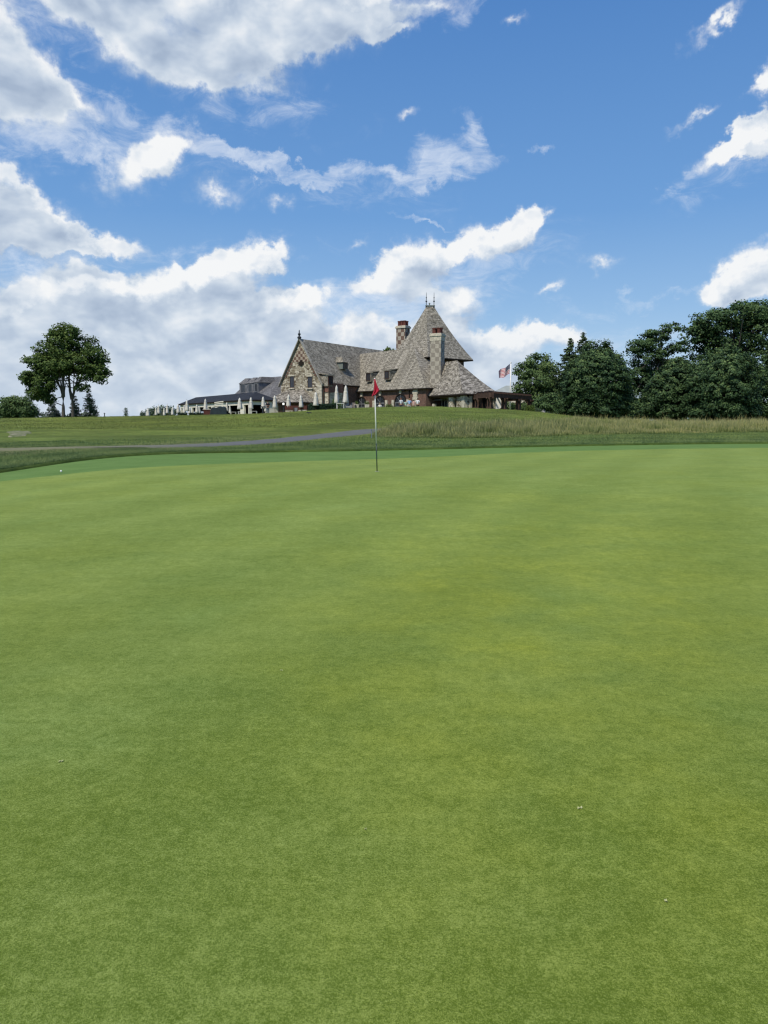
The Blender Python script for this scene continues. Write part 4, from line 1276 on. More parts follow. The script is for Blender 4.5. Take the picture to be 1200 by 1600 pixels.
mb.face([q[0], q[1], r1, r0]); mb.face([q[1], q[2], r1]); mb.face([q[2], q[3], r0, r1]); mb.face([q[3], q[0], r0]); mb.face([q[3], q[2], q[1], q[0]])
mb.build('roof', simple('pale_roof', (0.30, 0.33, 0.31), 0.8, 0.2, 0.15, 1), hut)
reparent_children(hut)

# ------------------------------------------------------------------ FLAGPOLE and flags
fp0 = P(798.3, 568, 116.0); zg = tz(fp0.x, fp0.y)
pole = thing('flagpole', (fp0.x, fp0.y, zg), 'tall white flagpole behind the pergola', 'flagpole')
mb = MB(); mb.tube([(0, 0, 0), (0, 0, fp0.z - zg)], [.13, .07], 12); mb.build('pole', M_white, pole, smooth=True)
mb = MB(); mb.lathe([(0, -.02), (.10, .05), (.13, .13), (.10, .21), (0, .27)], (0, 0, fp0.z - zg), 12); mb.build('ball_finial', M_white, pole, smooth=True)
m, nt, b = material('stars_and_stripes')
uv = nt.new('ShaderNodeTexCoord').outputs['UV']
sx_ = nt.new('ShaderNodeSeparateXYZ'); nt.put(sx_.inputs[0], uv)
U, Vv = sx_.outputs[0], sx_.outputs[1]
stripe = nt.math('MODULO', nt.math('FLOOR', nt.math('MULTIPLY', Vv, 13.0)), 2.0)
c = nt.mix(stripe, (0.42, 0.025, 0.045), (0.72, 0.70, 0.68))
can = nt.math('MULTIPLY', nt.math('LESS_THAN', U, 0.4), nt.math('GREATER_THAN', Vv, 6 / 13))
cu = nt.math('MULTIPLY', U, 12 / 0.4); cv = nt.math('MULTIPLY', nt.math('SUBTRACT', Vv, 6 / 13), 10 / (7 / 13))
def cell(off):
    a = nt.math('SUBTRACT', nt.math('MODULO', nt.math('ADD', cu, off), 2.0), 1.0)
    d = nt.math('SUBTRACT', nt.math('MODULO', nt.math('ADD', cv, off), 2.0), 1.0)
    r = nt.math('SQRT', nt.math('ADD', nt.math('MULTIPLY', a, a), nt.math('MULTIPLY', d, d)))
    ang = nt.math('ARCTAN2', a, d)
    rim = nt.math('MULTIPLY_ADD', nt.math('COSINE', nt.math('MULTIPLY', ang, 5.0)), 0.16, 0.36)
    return nt.math('LESS_THAN', r, rim)
inb = nt.math('MULTIPLY', nt.math('MULTIPLY', nt.math('GREATER_THAN', cu, 0.4), nt.math('LESS_THAN', cu, 11.6)), nt.math('MULTIPLY', nt.math('GREATER_THAN', cv, .4), nt.math('LESS_THAN', cv, 9.6)))
star = nt.math('MULTIPLY', nt.math('MAXIMUM', cell(0.0), cell(1.0)), inb)
cc2 = nt.mix(star, (0.014, 0.022, 0.075), (0.72, 0.70, 0.68))
c = nt.mix(can, c, cc2)
nt.l.new(c, b.inputs['Base Color'])
def flag_mesh(name, NU, NV, fn, mat):
    vs = []; uvs = []
    for i_ in range(NU + 1):
        for j_ in range(NV + 1):
            vs.append(fn(i_ / NU, j_ / NV)); uvs.append((i_ / NU, j_ / NV))
    fs = [(i_ * (NV + 1) + j_, (i_ + 1) * (NV + 1) + j_, (i_ + 1) * (NV + 1) + j_ + 1, i_ * (NV + 1) + j_ + 1) for i_ in range(NU) for j_ in range(NV)]
    me = bpy.data.meshes.new(name); me.from_pydata(vs, [], fs); me.materials.append(mat)
    me.polygons.foreach_set('use_smooth', [True] * len(fs))
    l = me.uv_layers.new(name='UVMap')
    for lp in me.loops: l.data[lp.index].uv = uvs[lp.vertex_index]
    me.update()
    return link(name, me)
# corners from the photograph's flag plane
Yf = 116.0
TLp, BLp = P(798.0, 568.6, Yf), P(797.4, 583.5, Yf)       # hoist top, hoist bottom
TRp, BRp = P(779.8, 580.0, Yf - .4), P(781.0, 592.0, Yf - .4)   # fly top, fly bottom
def us_flag(u, v):
    a = BLp.lerp(TLp, v); c_ = BRp.lerp(TRp, v)
    p_ = a.lerp(c_, u)
    w = u ** .7
    p_.y += .22 * w * math.sin(u * 9 + v * 1.6) + .05
    p_.z += .16 * w * math.sin(u * 8.0 + .8 + v * .8) - .05 * math.sin(u * 3)
    p_.x -= .10
    return p_
o = flag_mesh('national_flag', 34, 14, us_flag, m)
tag(o, 'american flag with stars and stripes flying from the white flagpole', 'flag')

# golf flagstick
fs0 = P(589.2, 736, 18.0); zg = tz(fs0.x, fs0.y); 
top = P(585.2, 593.0, 18.0)
fst = thing('flagstick', (fs0.x, fs0.y, zg), 'thin golf flagstick with white upper and dark green lower section standing in the hole', 'flagstick')
dv = Vector((top.x - fs0.x, 0, top.z - zg))
M_dkgreen = simple('dark_green_paint', (0.012, 0.035, 0.025), 0.4, 0.4)
fr_mid = (P(587.6, 693, 18).z - zg) / dv.z
mb = MB(); mb.tube([dv * fr_mid, dv], [.0165, .0135], 10); mb.build('upper_shaft', M_white, fst, smooth=True)
mb = MB(); mb.tube([dv * -.03, dv * .5 * fr_mid, dv * fr_mid], [.0125, .0135, .0170], 10); mb.build('lower_shaft', M_dkgreen, fst, smooth=True)
mb = MB(); mb.lathe([(0, 0), (.014, .005), (.016, .02), (.008, .035), (0, .04)], dv, 10); mb.build('cap', M_white, fst, smooth=True)
# hole (cup) rim
mb = MB(); N = 28
for k_ in range(N):
    a0, a1 = 2 * math.pi * k_ / N, 2 * math.pi * (k_ + 1) / N
    mb.face([(fs0.x + .048 * math.cos(a0), fs0.y + .048 * math.sin(a0), zg + .006), (fs0.x + .054 * math.cos(a0), fs0.y + .054 * math.sin(a0), zg + .004), (fs0.x + .054 * math.cos(a1), fs0.y + .054 * math.sin(a1), zg + .004), (fs0.x + .048 * math.cos(a1), fs0.y + .048 * math.sin(a1), zg + .006)], 1)
mb.face([(fs0.x + .048 * math.cos(2 * math.pi * k_ / N), fs0.y + .048 * math.sin(2 * math.pi * k_ / N), zg + .0055) for k_ in range(N)], 0)
o = mb.build('hole_cup', [M_void, M_white]); tag(o, 'round golf hole at the foot of the flagstick', 'golf hole')
m, nt, b = material('red_flag_cloth')
pos = nt.new('ShaderNodeTexCoord').outputs['UV']
nt.l.new(nt.mix(nt.noise(pos, 5, 3), (0.33, 0.012, 0.032), (0.45, 0.022, 0.05)), b.inputs['Base Color'])
b.inputs['Roughness'].default_value = 0.65
def pin_flag(u, v):
    # limp flag hanging in folds round the top of the stick
    vv = [0, .12, .30, .70, 1.0]
    lf_ = np.interp(v, vv, [-.075, -.05, -.022, -.012, -.010]); rt_ = np.interp(v, vv, [-.015, .045, .118, .052, .012])
    hz = dv.z
    zc = hz + .015 - .395 * (1 - v) - .02 * math.sin(u * 7) * (1 - v)
    base = dv * (zc / hz)
    x = lf_ + (rt_ - lf_) * u
    y = -.020 - .035 * (1 - v) * math.sin(u * 9.0 + v * 2.5) - .03 * (1 - v)
    return Vector((fs0.x + base.x + x, fs0.y + y, zg + zc))
o = flag_mesh('golf_flag', 26, 18, pin_flag, m); tag(o, 'limp red flag hanging at the top of the golf flagstick', 'golf flag')

# golf ball
c = P(95.5, 736.5, 19.6); zb_ = tz(c.x, c.y)
mb = MB(); prof = [(.0215 * 1.25 * math.sin(math.pi * i_ / 10), .030 - .030 * math.cos(math.pi * i_ / 10)) for i_ in range(11)]
mb.lathe(prof, (c.x, c.y, zb_ + .006), 16)
o = mb.build('golf_ball', M_white, smooth=True); tag(o, 'white golf ball lying on the collar at the left edge of the green', 'golf ball')

# small pale petals on the green
M_petal = simple('pale_petal', (0.40, 0.42, 0.20), 0.7, 0.2)
labels = {'0': 'pale crumpled petal lying on the green right of centre, largest of the petals', '1': 'tiny pale petal on the near green just left of centre', '2': 'tiny pale petal on the green left of centre, farthest of the petals', '3': 'faint tan petal on the green near the bottom right corner', '4': 'faint pale petal on the green near the left edge'}
for i_, (px, py, s) in enumerate(((906, 1263, .0085), (571, 1296, .0035), (440, 1048, .006), (1040, 1408, .007), (95, 1190, .009))):
    d = ray(px, py); t_ = (EYE - .02) / -d.z; q = Vector((d.x * t_, d.y * t_, 0)); zz_ = tz(q.x, q.y)
    mb = MB(); n_ = 9; a0 = random.random() * 6
    rim = [(q.x + s * (1 + .5 * math.cos(2 * (a - a0))) * math.cos(a), q.y + s * (1 + .5 * math.cos(2 * (a - a0))) * math.sin(a), zz_ + .006 + .004 * math.sin(3 * a)) for a in [2 * math.pi * k_ / n_ for k_ in range(n_)]]
    ctr = (q.x, q.y, zz_ + .0045)
    for k_ in range(n_): mb.face([ctr, rim[k_], rim[(k_ + 1) % n_]])
    o = mb.build('petal', M_petal); tag(o, labels[str(i_)], 'petal', 'pale petals on the putting green')

# ------------------------------------------------------------------ stakes and posts on the lawn
def lawn_post(px, pyt, pyb, Y, w, label, top=None, mat=M_iron):
    c = P(px, pyb, Y); g_ = tz(c.x, Y) + .06
    t = thing('lawn_post', (c.x, Y, g_), label, 'post', 'small posts on the lawn')
    h = zat(pyt, Y) - g_
    mb = MB(); mb.box((0, 0, h / 2), (w, w, h)); mb.build('stake', mat, t)
    if top == 'T':
        mb = MB(); mb.box((0, 0, h + .03), (.55, .35, .10)); mb.build('tray', mat, t)
    if top == 'cap':
        mb = MB(); mb.box((0, 0, h + .03), (w * 2, w * 2, .07)); mb.build('cap', mat, t)
    return t
lawn_post(410.8, 636, 651, 93, .14, 'dark lawn post in front of the pavilion umbrellas', 'T')
lawn_post(483, 645, 653.5, 84, .12, 'short dark post with flat tray below the stone gable', 'T')
lawn_post(509.5, 639.5, 647, 90, .11, 'slim dark post standing on the slope right of the gable', 'cap')
lawn_post(580.5, 672.5, 686, 46, .045, 'thin blue-grey stake beside the end of the cart path', 'cap', simple('blue_grey_paint', (0.16, 0.2, 0.25), .6))
lawn_post(163.5, 646, 652, 100, .09, 'tiny dark post on the crest right of the big tree', 'cap')

# ------------------------------------------------------------------ umbrellas
m, nt, b = material('cream_canvas')
ob = nt.new('ShaderNodeTexCoord').outputs['Object']
n = nt.noise(nt.mapping(ob, scale=(6, 6, .8)), 2.0, 4, .6)
nt.l.new(nt.mix(nt.rng(n, .3, .7), (0.50, 0.48, 0.43), (0.72, 0.70, 0.65)), b.inputs['Base Color']); b.inputs['Roughness'].default_value = .9
M_canvas = m
def umbrella_proto():
    mb = MB()
    def fl(k, z): return .28 * (1 if k % 2 else -1) * min(1, (2.7 - z) / .6) if z < 2.68 else 0
    mb.lathe([(.02, 2.72), (.05, 2.66), (.13, 2.50), (.17, 2.30), (.155, 2.22), (.20, 2.0), (.24, 1.6), (.27, 1.2), (.31, .92), (.26, .86), (.05, .95)], (0, 0, 0), 16, flute=fl)
    canopy = mb
    pole = MB(); pole.tube([(0, 0, .05), (0, 0, 2.74)], .03, 8)
    strap = MB(); strap.lathe([(.215, 2.02), (.24, 2.0), (.24, 1.93), (.225, 1.91)], (0, 0, 0), 16)
    base = MB(); base.lathe([(0, .12), (.06, .12), (.30, .07), (.34, .0), (0, 0)], (0, 0, 0), 16)
    fin = MB(); fin.lathe([(0, 2.86), (.025, 2.82), (.03, 2.77), (.02, 2.70)], (0, 0, 0), 8)
    return canopy, pole, strap, base, fin
cps = umbrella_proto()
um = thing('patio_umbrella', (0, 0, 0), 'x', 'umbrella', 'closed cream umbrellas on the patio')
cps[0].build('canopy', M_canvas, um, smooth=True); cps[1].build('pole', M_wood, um); cps[2].build('strap', M_cream, um); cps[3].build('base', M_lime, um); cps[4].build('finial', M_iron, um)
um_children = [c for c in bpy.data.objects if c.parent == um]
# px, top y, canopy bottom y, Y, width scale, label
UMB = [
    (231.0, 637.2, 120, 1.5, 'closed cream umbrella, farthest left on the patio'),
    (243.5, 635.5, 118, 1.0, 'closed cream umbrella second from the left end of the patio, left of a pair'),
    (248.0, 632.0, 121, 1.1, 'closed cream umbrella, right one of the pair near the left end of the patio'),
    (256.5, 636.0, 118, 1.0, 'closed cream umbrella just left of the taller one among the patio shrubs'),
    (261.0, 630.5, 122, 1.0, 'tall closed umbrella standing among the far patio shrubs'),
    (269.5, 635.0, 118, 1.2, 'closed cream umbrella between the shrubs and the end of the pavilion'),
    (278.5, 630.2, 120, 1.2, 'closed cream umbrella in front of the left corner of the pavilion roof'),
    (287.8, 631.5, 119, 1.1, 'closed cream umbrella, shorter, left of the one with tall dark tip'),
    (291.8, 623.5, 112, 1.0, 'closed cream umbrella with tall tip rising above the pavilion eave, left part'),
    (296.0, 634.5, 120, 1.1, 'low closed umbrella right behind the tall-tipped one'),
    (307.5, 631.0, 114, 1.15, 'closed umbrella in front of the pavilion bay, wider of a close pair'),
    (311.5, 633.5, 118, 1.0, 'closed umbrella, narrower of a close pair before the pavilion bay'),
    (320.5, 621.5, 106, .95, 'tall slim closed umbrella in front of the middle of the charcoal roof'),
    (354.3, 627.5, 113, 1.0, 'small closed umbrella just right of the covered patio furniture'),
    (359.2, 631.5, 112, .85, 'smallest closed umbrella right of the covered patio furniture'),
    (374.5, 620.0, 106, 1.25, 'closed umbrella with flared skirt left of the pavilion corner'),
    (392.0, 619.0, 105.5, 1.0, 'closed umbrella standing at the pavilion corner post'),
    (411.3, 618.0, 105, 1.0, 'closed umbrella left of the standing man'),
    (414.8, 628.5, 108, .9, 'short closed umbrella half hidden beside the standing man'),
    (429.3, 616.0, 104.5, 1.05, 'closed umbrella right of the standing man before the grey roof'),
    (450.5, 614.5, 104.6, 1.0, 'closed umbrella at the left foot of the stone gable'),
    (470.5, 615.5, 103.8, 1.0, 'closed umbrella at the middle of the stone gable'),
    (493.0, 610.5, 101, 1.05, 'closed umbrella with pale pole before the right corner of the stone gable'),
    (526.0, 599.5, 100.5, .85, 'tall closed umbrella against the brick bay, left of two'),
    (539.5, 599.5, 99.5, .95, 'tall closed umbrella at the corner of the brick wing, right of two'),
]
for i_, (px, pyt, Y, ws, lab) in enumerate(UMB):
    top_ = P(px, pyt, Y); g_ = tz(top_.x, Y) + .05
    g_ = min(g_, top_.z - 1.9)
    if i_ == 0: root = um
    else:
        root = um.copy(); COL.objects.link(root)
        for ch in um_children:
            c_ = ch.copy(); COL.objects.link(c_); c_.parent = root
    s_ = (top_.z - g_) / 2.86
    root.location = (top_.x, Y, g_); root.scale = (ws * min(s_, 1.15), ws * min(s_, 1.15), s_)
    root.rotation_euler = (R(random.uniform(-1.2, 1.2)), R(random.uniform(-1.2, 1.2)), random.uniform(0, 6))
    root['label'] = lab

# ------------------------------------------------------------------ patio furniture and planting
def hedge_box(name, c, s, rz, label, cat, mat_leaf, nleaf=2500, leaf=.09):
    n = nleaf
    face = rng.integers(0, 5, n)
    p = rng.uniform(-.5, .5, (n, 3))
    for a, (ax_, sg) in enumerate(((0, -.5), (0, .5), (1, -.5), (1, .5), (2, .5))):
        k_ = face == a; p[k_, ax_] = sg + rng.normal(0, .04, k_.sum())
    p = p * np.array(s)
    ca, sa = math.cos(rz), math.sin(rz)
    q = np.stack([p[:, 0] * ca - p[:, 1] * sa, p[:, 0] * sa + p[:, 1] * ca, p[:, 2] + s[2] / 2], 1)
    t = thing(name, c, label, cat)
    leaf_mesh('foliage', q, np.full(n, leaf), mat_leaf, t, None)
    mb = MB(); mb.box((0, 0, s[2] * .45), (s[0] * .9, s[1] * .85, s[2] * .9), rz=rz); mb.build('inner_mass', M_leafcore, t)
    return t

def leaf_mesh(name, pts, size, mat, parent, normal_bias, tint=None, droop=0.0):
    n = len(pts)
    a = rng.normal(0, 1, (n, 3))
    if normal_bias is not None: a = a * .75 + normal_bias
    a /= np.linalg.norm(a, axis=1)[:, None] + 1e-9
    r = rng.normal(0, 1, (n, 3)); u = np.cross(a, r); u /= np.linalg.norm(u, axis=1)[:, None] + 1e-9
    v = np.cross(a, u)
    s = np.asarray(size)[:, None]
    asp = rng.uniform(.55, .95, (n, 1))
    V = np.stack([pts - u * s * .5, pts - v * s * .5 * asp + u * s * .1, pts + u * s * .5, pts + v * s * .5 * asp + u * s * .05], 1).reshape(-1, 3)
    Fc = np.arange(n * 4).reshape(n, 4)
    if tint is None: tint = rng.uniform(0, 1, n)
    return np_mesh(name, V, Fc, mat, parent, attrs={'tint': np.repeat(tint, 4)})

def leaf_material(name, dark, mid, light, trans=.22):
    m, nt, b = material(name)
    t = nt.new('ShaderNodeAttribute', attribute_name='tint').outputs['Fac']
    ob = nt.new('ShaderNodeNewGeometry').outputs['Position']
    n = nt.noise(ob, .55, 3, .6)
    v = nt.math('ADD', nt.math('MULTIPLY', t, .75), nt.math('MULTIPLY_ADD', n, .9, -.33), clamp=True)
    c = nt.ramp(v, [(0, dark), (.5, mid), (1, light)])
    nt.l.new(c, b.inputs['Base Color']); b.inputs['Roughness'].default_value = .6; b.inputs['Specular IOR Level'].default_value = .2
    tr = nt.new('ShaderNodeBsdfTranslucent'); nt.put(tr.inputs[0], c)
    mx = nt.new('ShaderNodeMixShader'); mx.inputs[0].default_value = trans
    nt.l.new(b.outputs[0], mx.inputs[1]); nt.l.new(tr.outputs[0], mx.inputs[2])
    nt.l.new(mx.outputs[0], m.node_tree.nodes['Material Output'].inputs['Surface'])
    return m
M_leaf_oak = leaf_material('oak_leaves', (0.036, 0.064, 0.018), (0.084, 0.136, 0.032), (0.168, 0.217, 0.049))
M_leaf_deep = leaf_material('deep_green_leaves', (0.029, 0.061, 0.025), (0.070, 0.127, 0.046), (0.152, 0.221, 0.071), .15)
M_leaf_round = leaf_material('round_tree_leaves', (0.017, 0.043, 0.018), (0.070, 0.123, 0.043), (0.224, 0.294, 0.095), .12)  # wide range, so the painted light on crown tops shows
M_leaf_oakdark = leaf_material('dark_oak_leaves', (0.024, 0.050, 0.022), (0.055, 0.103, 0.036), (0.126, 0.186, 0.060), .15)  # deeper green than the other oak foliage
M_leaf_loose = leaf_material('loose_green_leaves', (0.045, 0.084, 0.031), (0.097, 0.156, 0.054), (0.170, 0.236, 0.076))
M_leaf_far = leaf_material('far_leaves', (0.058, 0.090, 0.057), (0.090, 0.135, 0.078), (0.145, 0.193, 0.098))
M_conifer = leaf_material('conifer_needles', (0.027, 0.052, 0.024), (0.060, 0.093, 0.039), (0.111, 0.146, 0.048), .05)
M_conifer_blue = leaf_material('blue_conifer_needles', (0.038, 0.058, 0.046), (0.070, 0.099, 0.076), (0.116, 0.145, 0.103), .05)
M_bush = leaf_material('bush_leaves', (0.036, 0.069, 0.014), (0.080, 0.131, 0.025), (0.160, 0.207, 0.046))
M_hedge = leaf_material('hedge_leaves', (0.014, 0.036, 0.023), (0.026, 0.058, 0.034), (0.051, 0.090, 0.048), .05)
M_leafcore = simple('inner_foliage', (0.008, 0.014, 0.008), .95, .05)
m, nt, b = material('bark')
ob = nt.new('ShaderNodeTexCoord').outputs['Object']
nn_ = nt.noise(nt.mapping(ob, scale=(5, 5, .9)), 2.2, 5, .7)
nt.l.new(nt.mix(nn_, (0.035, 0.030, 0.026), (0.14, 0.125, 0.105)), b.inputs['Base Color']); bump(nt, b, nn_, .8, .05)
M_bark = m

# hedge beside the gable
q = P(505, 641, 101.5)
hedge_box('hedge', (q.x, q.y, 2.9), (3.6, .8, 1.15 + .0), R(-8), 'dark green clipped hedge at the foot of the stone gable, left of the white table', 'hedge', M_hedge, 3500, .12)

# white table right of the hedge, planters, covered furniture
def white_table(px, Y, label):
    x_ = xat(px, Y); g_ = tz(x_, Y) + .25
    t = thing('patio_table', (x_, Y, g_), label, 'table')
    mb = MB(); mb.box((0, 0, .74), (1.05, .8, .05)); mb.build('tabletop', M_white, t)
    for sx2 in (-1, 1):
        for sy2 in (-1, 1):
            mb = MB(); mb.box((sx2 * .46, sy2 * .34, .357), (.06, .06, .714)); mb.build('leg', M_white, t)
    return t
white_table(532, 99, 'white patio table with four legs right of the dark hedge')
def lounge_chair(px, Y, rz, label, mat):
    x_ = xat(px, Y); g_ = tz(x_, Y) + .2
    t = thing('lounge_chair', (x_, Y, g_), label, 'chair', 'grey lounge chairs before the brick wing', rz)
    mb = MB(); mb.box((0, 0, .36), (.75, .72, .22), taper=.95); mb.build('seat', mat, t)
    mb = MB(); mb.hexa([(-.37, .24, .26), (.37, .24, .26), (.37, .38, .26), (-.37, .38, .26)], [(-.32, .38, .95), (.32, .38, .95), (.32, .48, .95), (-.32, .48, .95)]); mb.build('backrest', mat, t)
    for s_ in (-1, 1):
        mb = MB(); mb.box((s_ * .43, 0, .38), (.12, .74, .46), taper=.92); mb.build('armrest', mat, t)
        for s2 in (-1, 1):
            mb = MB(); mb.box((s_ * .36, s2 * .3, .10), (.06, .06, .24)); mb.build('leg', M_iron, t)
    return t
M_cush = simple('grey_cushion', (0.30, 0.29, 0.28), .9, .1, .2)
M_cush2 = simple('taupe_cushion', (0.17, 0.15, 0.14), .9, .1, .2)
lounge_chair(543.0, 99.5, R(20), 'pale grey lounge chair just right of the white patio table', M_cush)
lounge_chair(550.5, 100.0, R(-15), 'taupe lounge chair left of the first arched door', M_cush2)
def planter(px, Y, label, s=.55, h=.75):
    x_ = xat(px, Y); g_ = tz(x_, Y) + .2
    t = thing('planter', (x_, Y, g_), label, 'planter', 'pale stone planters along the brick wing')
    mb = MB(); mb.box((0, 0, h / 2), (s, s, h), taper=1.12); mb.build('pot', M_lime, t)
    n = 260; p = rng.normal(0, .16, (n, 3)) + np.array([0, 0, h + .12]); leaf_mesh('plant', p, np.full(n, .10), M_bush, t, None)
planter(557, 100.5, 'pale square planter left of the first arched door'); planter(573.5, 100.8, 'pale square planter right of the first arched door')
def shrub(px, py_top, Y, rx, label, mat, cat='shrub', sunk=0.0, n=1400, leaf=.12, group=None):
    x_ = xat(px, Y); g_ = tz(x_, Y) + .05; H = zat(py_top, Y) - g_
    t = thing('shrub', (x_, Y, g_), label, cat, group)
    d = rng.normal(0, 1, (n, 3)); d /= np.linalg.norm(d, axis=1)[:, None]
    r = rng.uniform(.55, 1.05, (n, 1)) * (1 + .18 * np.sin(d[:, :1] * 5 + px) + .15 * np.sin(d[:, 1:2] * 7))
    p = d * r * np.array([rx, rx * .85, H / 2]) + np.array([0, 0, H / 2])
    leaf_mesh('foliage', p, rng.uniform(.7, 1.3, n) * leaf, mat, t, d * .8)
    mb = MB(); 
    for a in range(5):
        mb.tube([(0, 0, 0), (rx * .4 * math.cos(a * 1.26), rx * .4 * math.sin(a * 1.26), H * .7)], [.04, .015], 5)
    mb.build('stem', M_bark, t)
    return t
shrub(524.5, 624, 103.5, .75, 'green shrub between the brick bay and the hedge', M_bush)
shrub(608, 631, 104.0, .55, 'low olive shrub between two arched doors', M_bush, n=700)
shrub(222.5, 642, 124, .5, 'small dark cone-shaped bush at the far left end of the patio', M_conifer, n=500)
shrub(228, 643.5, 122, 1.0, 'low dark bush beside the leftmost umbrella', M_hedge, n=600)
shrub(239, 636.0, 126, 1.2, 'loose grey-green shrub between the first umbrellas', M_leaf_far, n=900, leaf=.22)
shrub(253, 635.5, 127, 1.5, 'loose shrub behind the paired umbrellas', M_leaf_far, n=1000, leaf=.25)
shrub(265.5, 635, 127, 1.6, 'pale feathery shrub left of the pavilion end', M_leaf_far, n=900, leaf=.25)
for (px, lab) in ((285.5, 'low clipped hedge under the pavilion eave, far left'), (303, 'low clipped hedge before the open pavilion bay'), (314.5, 'low clipped hedge left of the tall slim umbrella')):
    q = P(px, 648, 117)
    hedge_box('hedge', (q.x, 117, 2.35), (1.3, .6, .72), 0, lab, 'hedge', M_hedge, 500, .13)
shrub(828.5, 632.5, 100.5, .62, 'round bright green bush at the right end of the pergola', M_bush)
shrub(838, 636.5, 102, .7, 'grey-green low bush right of the round bright bush', M_leaf_far, n=900)
shrub(795, 627, 118, 1.8, 'leafy bush seen through the pergola left opening', M_leaf_loose, n=2600, leaf=.2)
shrub(811, 630, 119, 1.4, 'leafy bush seen through the pergola right opening', M_leaf_loose, n=2000, leaf=.2)

# covered patio furniture (dark)
cf = P(342, 648, 104.5); g_ = tz(cf.x, 104.5)
t = thing('covered_furniture', (cf.x, 104.5, g_ + .02), 'bulky patio furniture under a dark green weather cover in front of the pavilion', 'covered furniture', rz=R(6))
mb = MB()
NX, NYY = 18, 8
def cov(u, v):
    x_ = (u - .5) * 2.35; y_ = (v - .5) * 1.2
    e = min(u, 1 - u, v * 1.0, (1 - v)) 
    top_ = 1.0 + .28 * u + .06 * math.sin(u * 14) + .03 * math.sin(v * 9 + u * 4)
    z_ = top_ * (1 - math.exp(-e * 26)) + .0
    return (x_ * (1 + .04 * math.sin(v * 12) * (e < .02)), y_, z_)
g_ = [[cov(i_ / NX, j_ / NYY) for j_ in range(NYY + 1)] for i_ in range(NX + 1)]
for i_ in range(NX):
    for j_ in range(NYY): mb.face([g_[i_][j_], g_[i_ + 1][j_], g_[i_ + 1][j_ + 1], g_[i_][j_ + 1]])
mb.build('cover', simple('dark_cover', (0.010, 0.018, 0.019), .45, .4, .4, 3), t, smooth=False)
mb = MB()
for sx2 in (-1, 1):
    for sy2 in (-1, 1): mb.tube([(sx2 * .95, sy2 * .42, -.05), (sx2 * .95, sy2 * .42, .6)], .04, 6)
mb.build('frame', M_iron, t)
# low brown bench/planter left of it
cf = P(327, 648, 106); t = thing('bar_counter', (cf.x, 106, tz(cf.x, 106) + .03), 'low brown timber counter left of the covered furniture', 'counter')
mb = MB(); mb.box((0, 0, .40), (1.5, .6, .8)); mb.build('body', M_woodred, t)
mb = MB(); mb.box((0, 0, .84), (1.66, .74, .07)); mb.build('top', M_lime, t)
# tables with white cloth among the umbrellas
for px, Y, lab in ((364.5, 108.5, 'white patio table left of the flared umbrella'), (377, 104.5, 'white patio table at the foot of the flared umbrella'), (397, 104.8, 'white patio table at the pavilion corner')):
    t = white_table(px, Y, lab); t.location.z = tz(t.location.x, Y) + .02; t.scale = (.8, .8, .62)

# lantern on the hut
c = P(443.0, 631, 104.8)
lt = thing('lantern_post', (c.x, 104.8, tz(c.x, 104.8)), 'dark post lantern with bright white lamp left of the brick serving wall', 'lantern')
hl = c.z - tz(c.x, 104.8)
mb = MB(); mb.box((0, 0, hl / 2 - .15), (.12, .12, hl - .3)); mb.build('post', M_iron, lt)
m, nt, b = material('lit_lamp'); b.inputs['Base Color'].default_value = (.9, .88, .8, 1); b.inputs['Emission Color'].default_value = (1, .97, .9, 1); b.inputs['Emission Strength'].default_value = 1.2
mb = MB(); mb.box((0, 0, hl), (.24, .24, .28)); mb.build('lamp', m, lt)
mb = MB()
for sx2 in (-1, 1):
    for sy2 in (-1, 1): mb.box((sx2 * .145, sy2 * .145, hl), (.03, .03, .44))
mb.box((0, 0, hl - .24), (.34, .34, .04)); mb.box((0, 0, hl + .26), (.40, .40, .10), taper=.4); mb.build('lantern_frame', M_iron, lt)

# ------------------------------------------------------------------ people
def skin_mesh(verts, edges, radii, name, mat, parent, sub=1):
    me = bpy.data.meshes.new(name); me.from_pydata(verts, edges, []); o = bpy.data.objects.new(name + '_src', me); COL.objects.link(o)
    md = o.modifiers.new('skin', 'SKIN'); md.use_smooth_shade = True
    for i_, r in enumerate(radii):
        sv = me.skin_vertices[0].data[i_]; sv.radius = (r, r) if not isinstance(r, tuple) else r; sv.use_root = (i_ == 0)
    sb = o.modifiers.new('sub', 'SUBSURF'); sb.levels = sub; sb.render_levels = sub
    dg = bpy.context.evaluated_depsgraph_get(); dg.update()
    m2 = bpy.data.meshes.new_from_object(o.evaluated_get(dg)); m2.name = name
    bpy.data.objects.remove(o); bpy.data.meshes.remove(me)
    m2.materials.clear(); m2.materials.append(mat)
    m2.polygons.foreach_set('use_smooth', [True] * len(m2.polygons))
    return link(name, m2, parent)
M_skin = simple('skin', (0.42, 0.24, 0.17), .6, .3, .05)
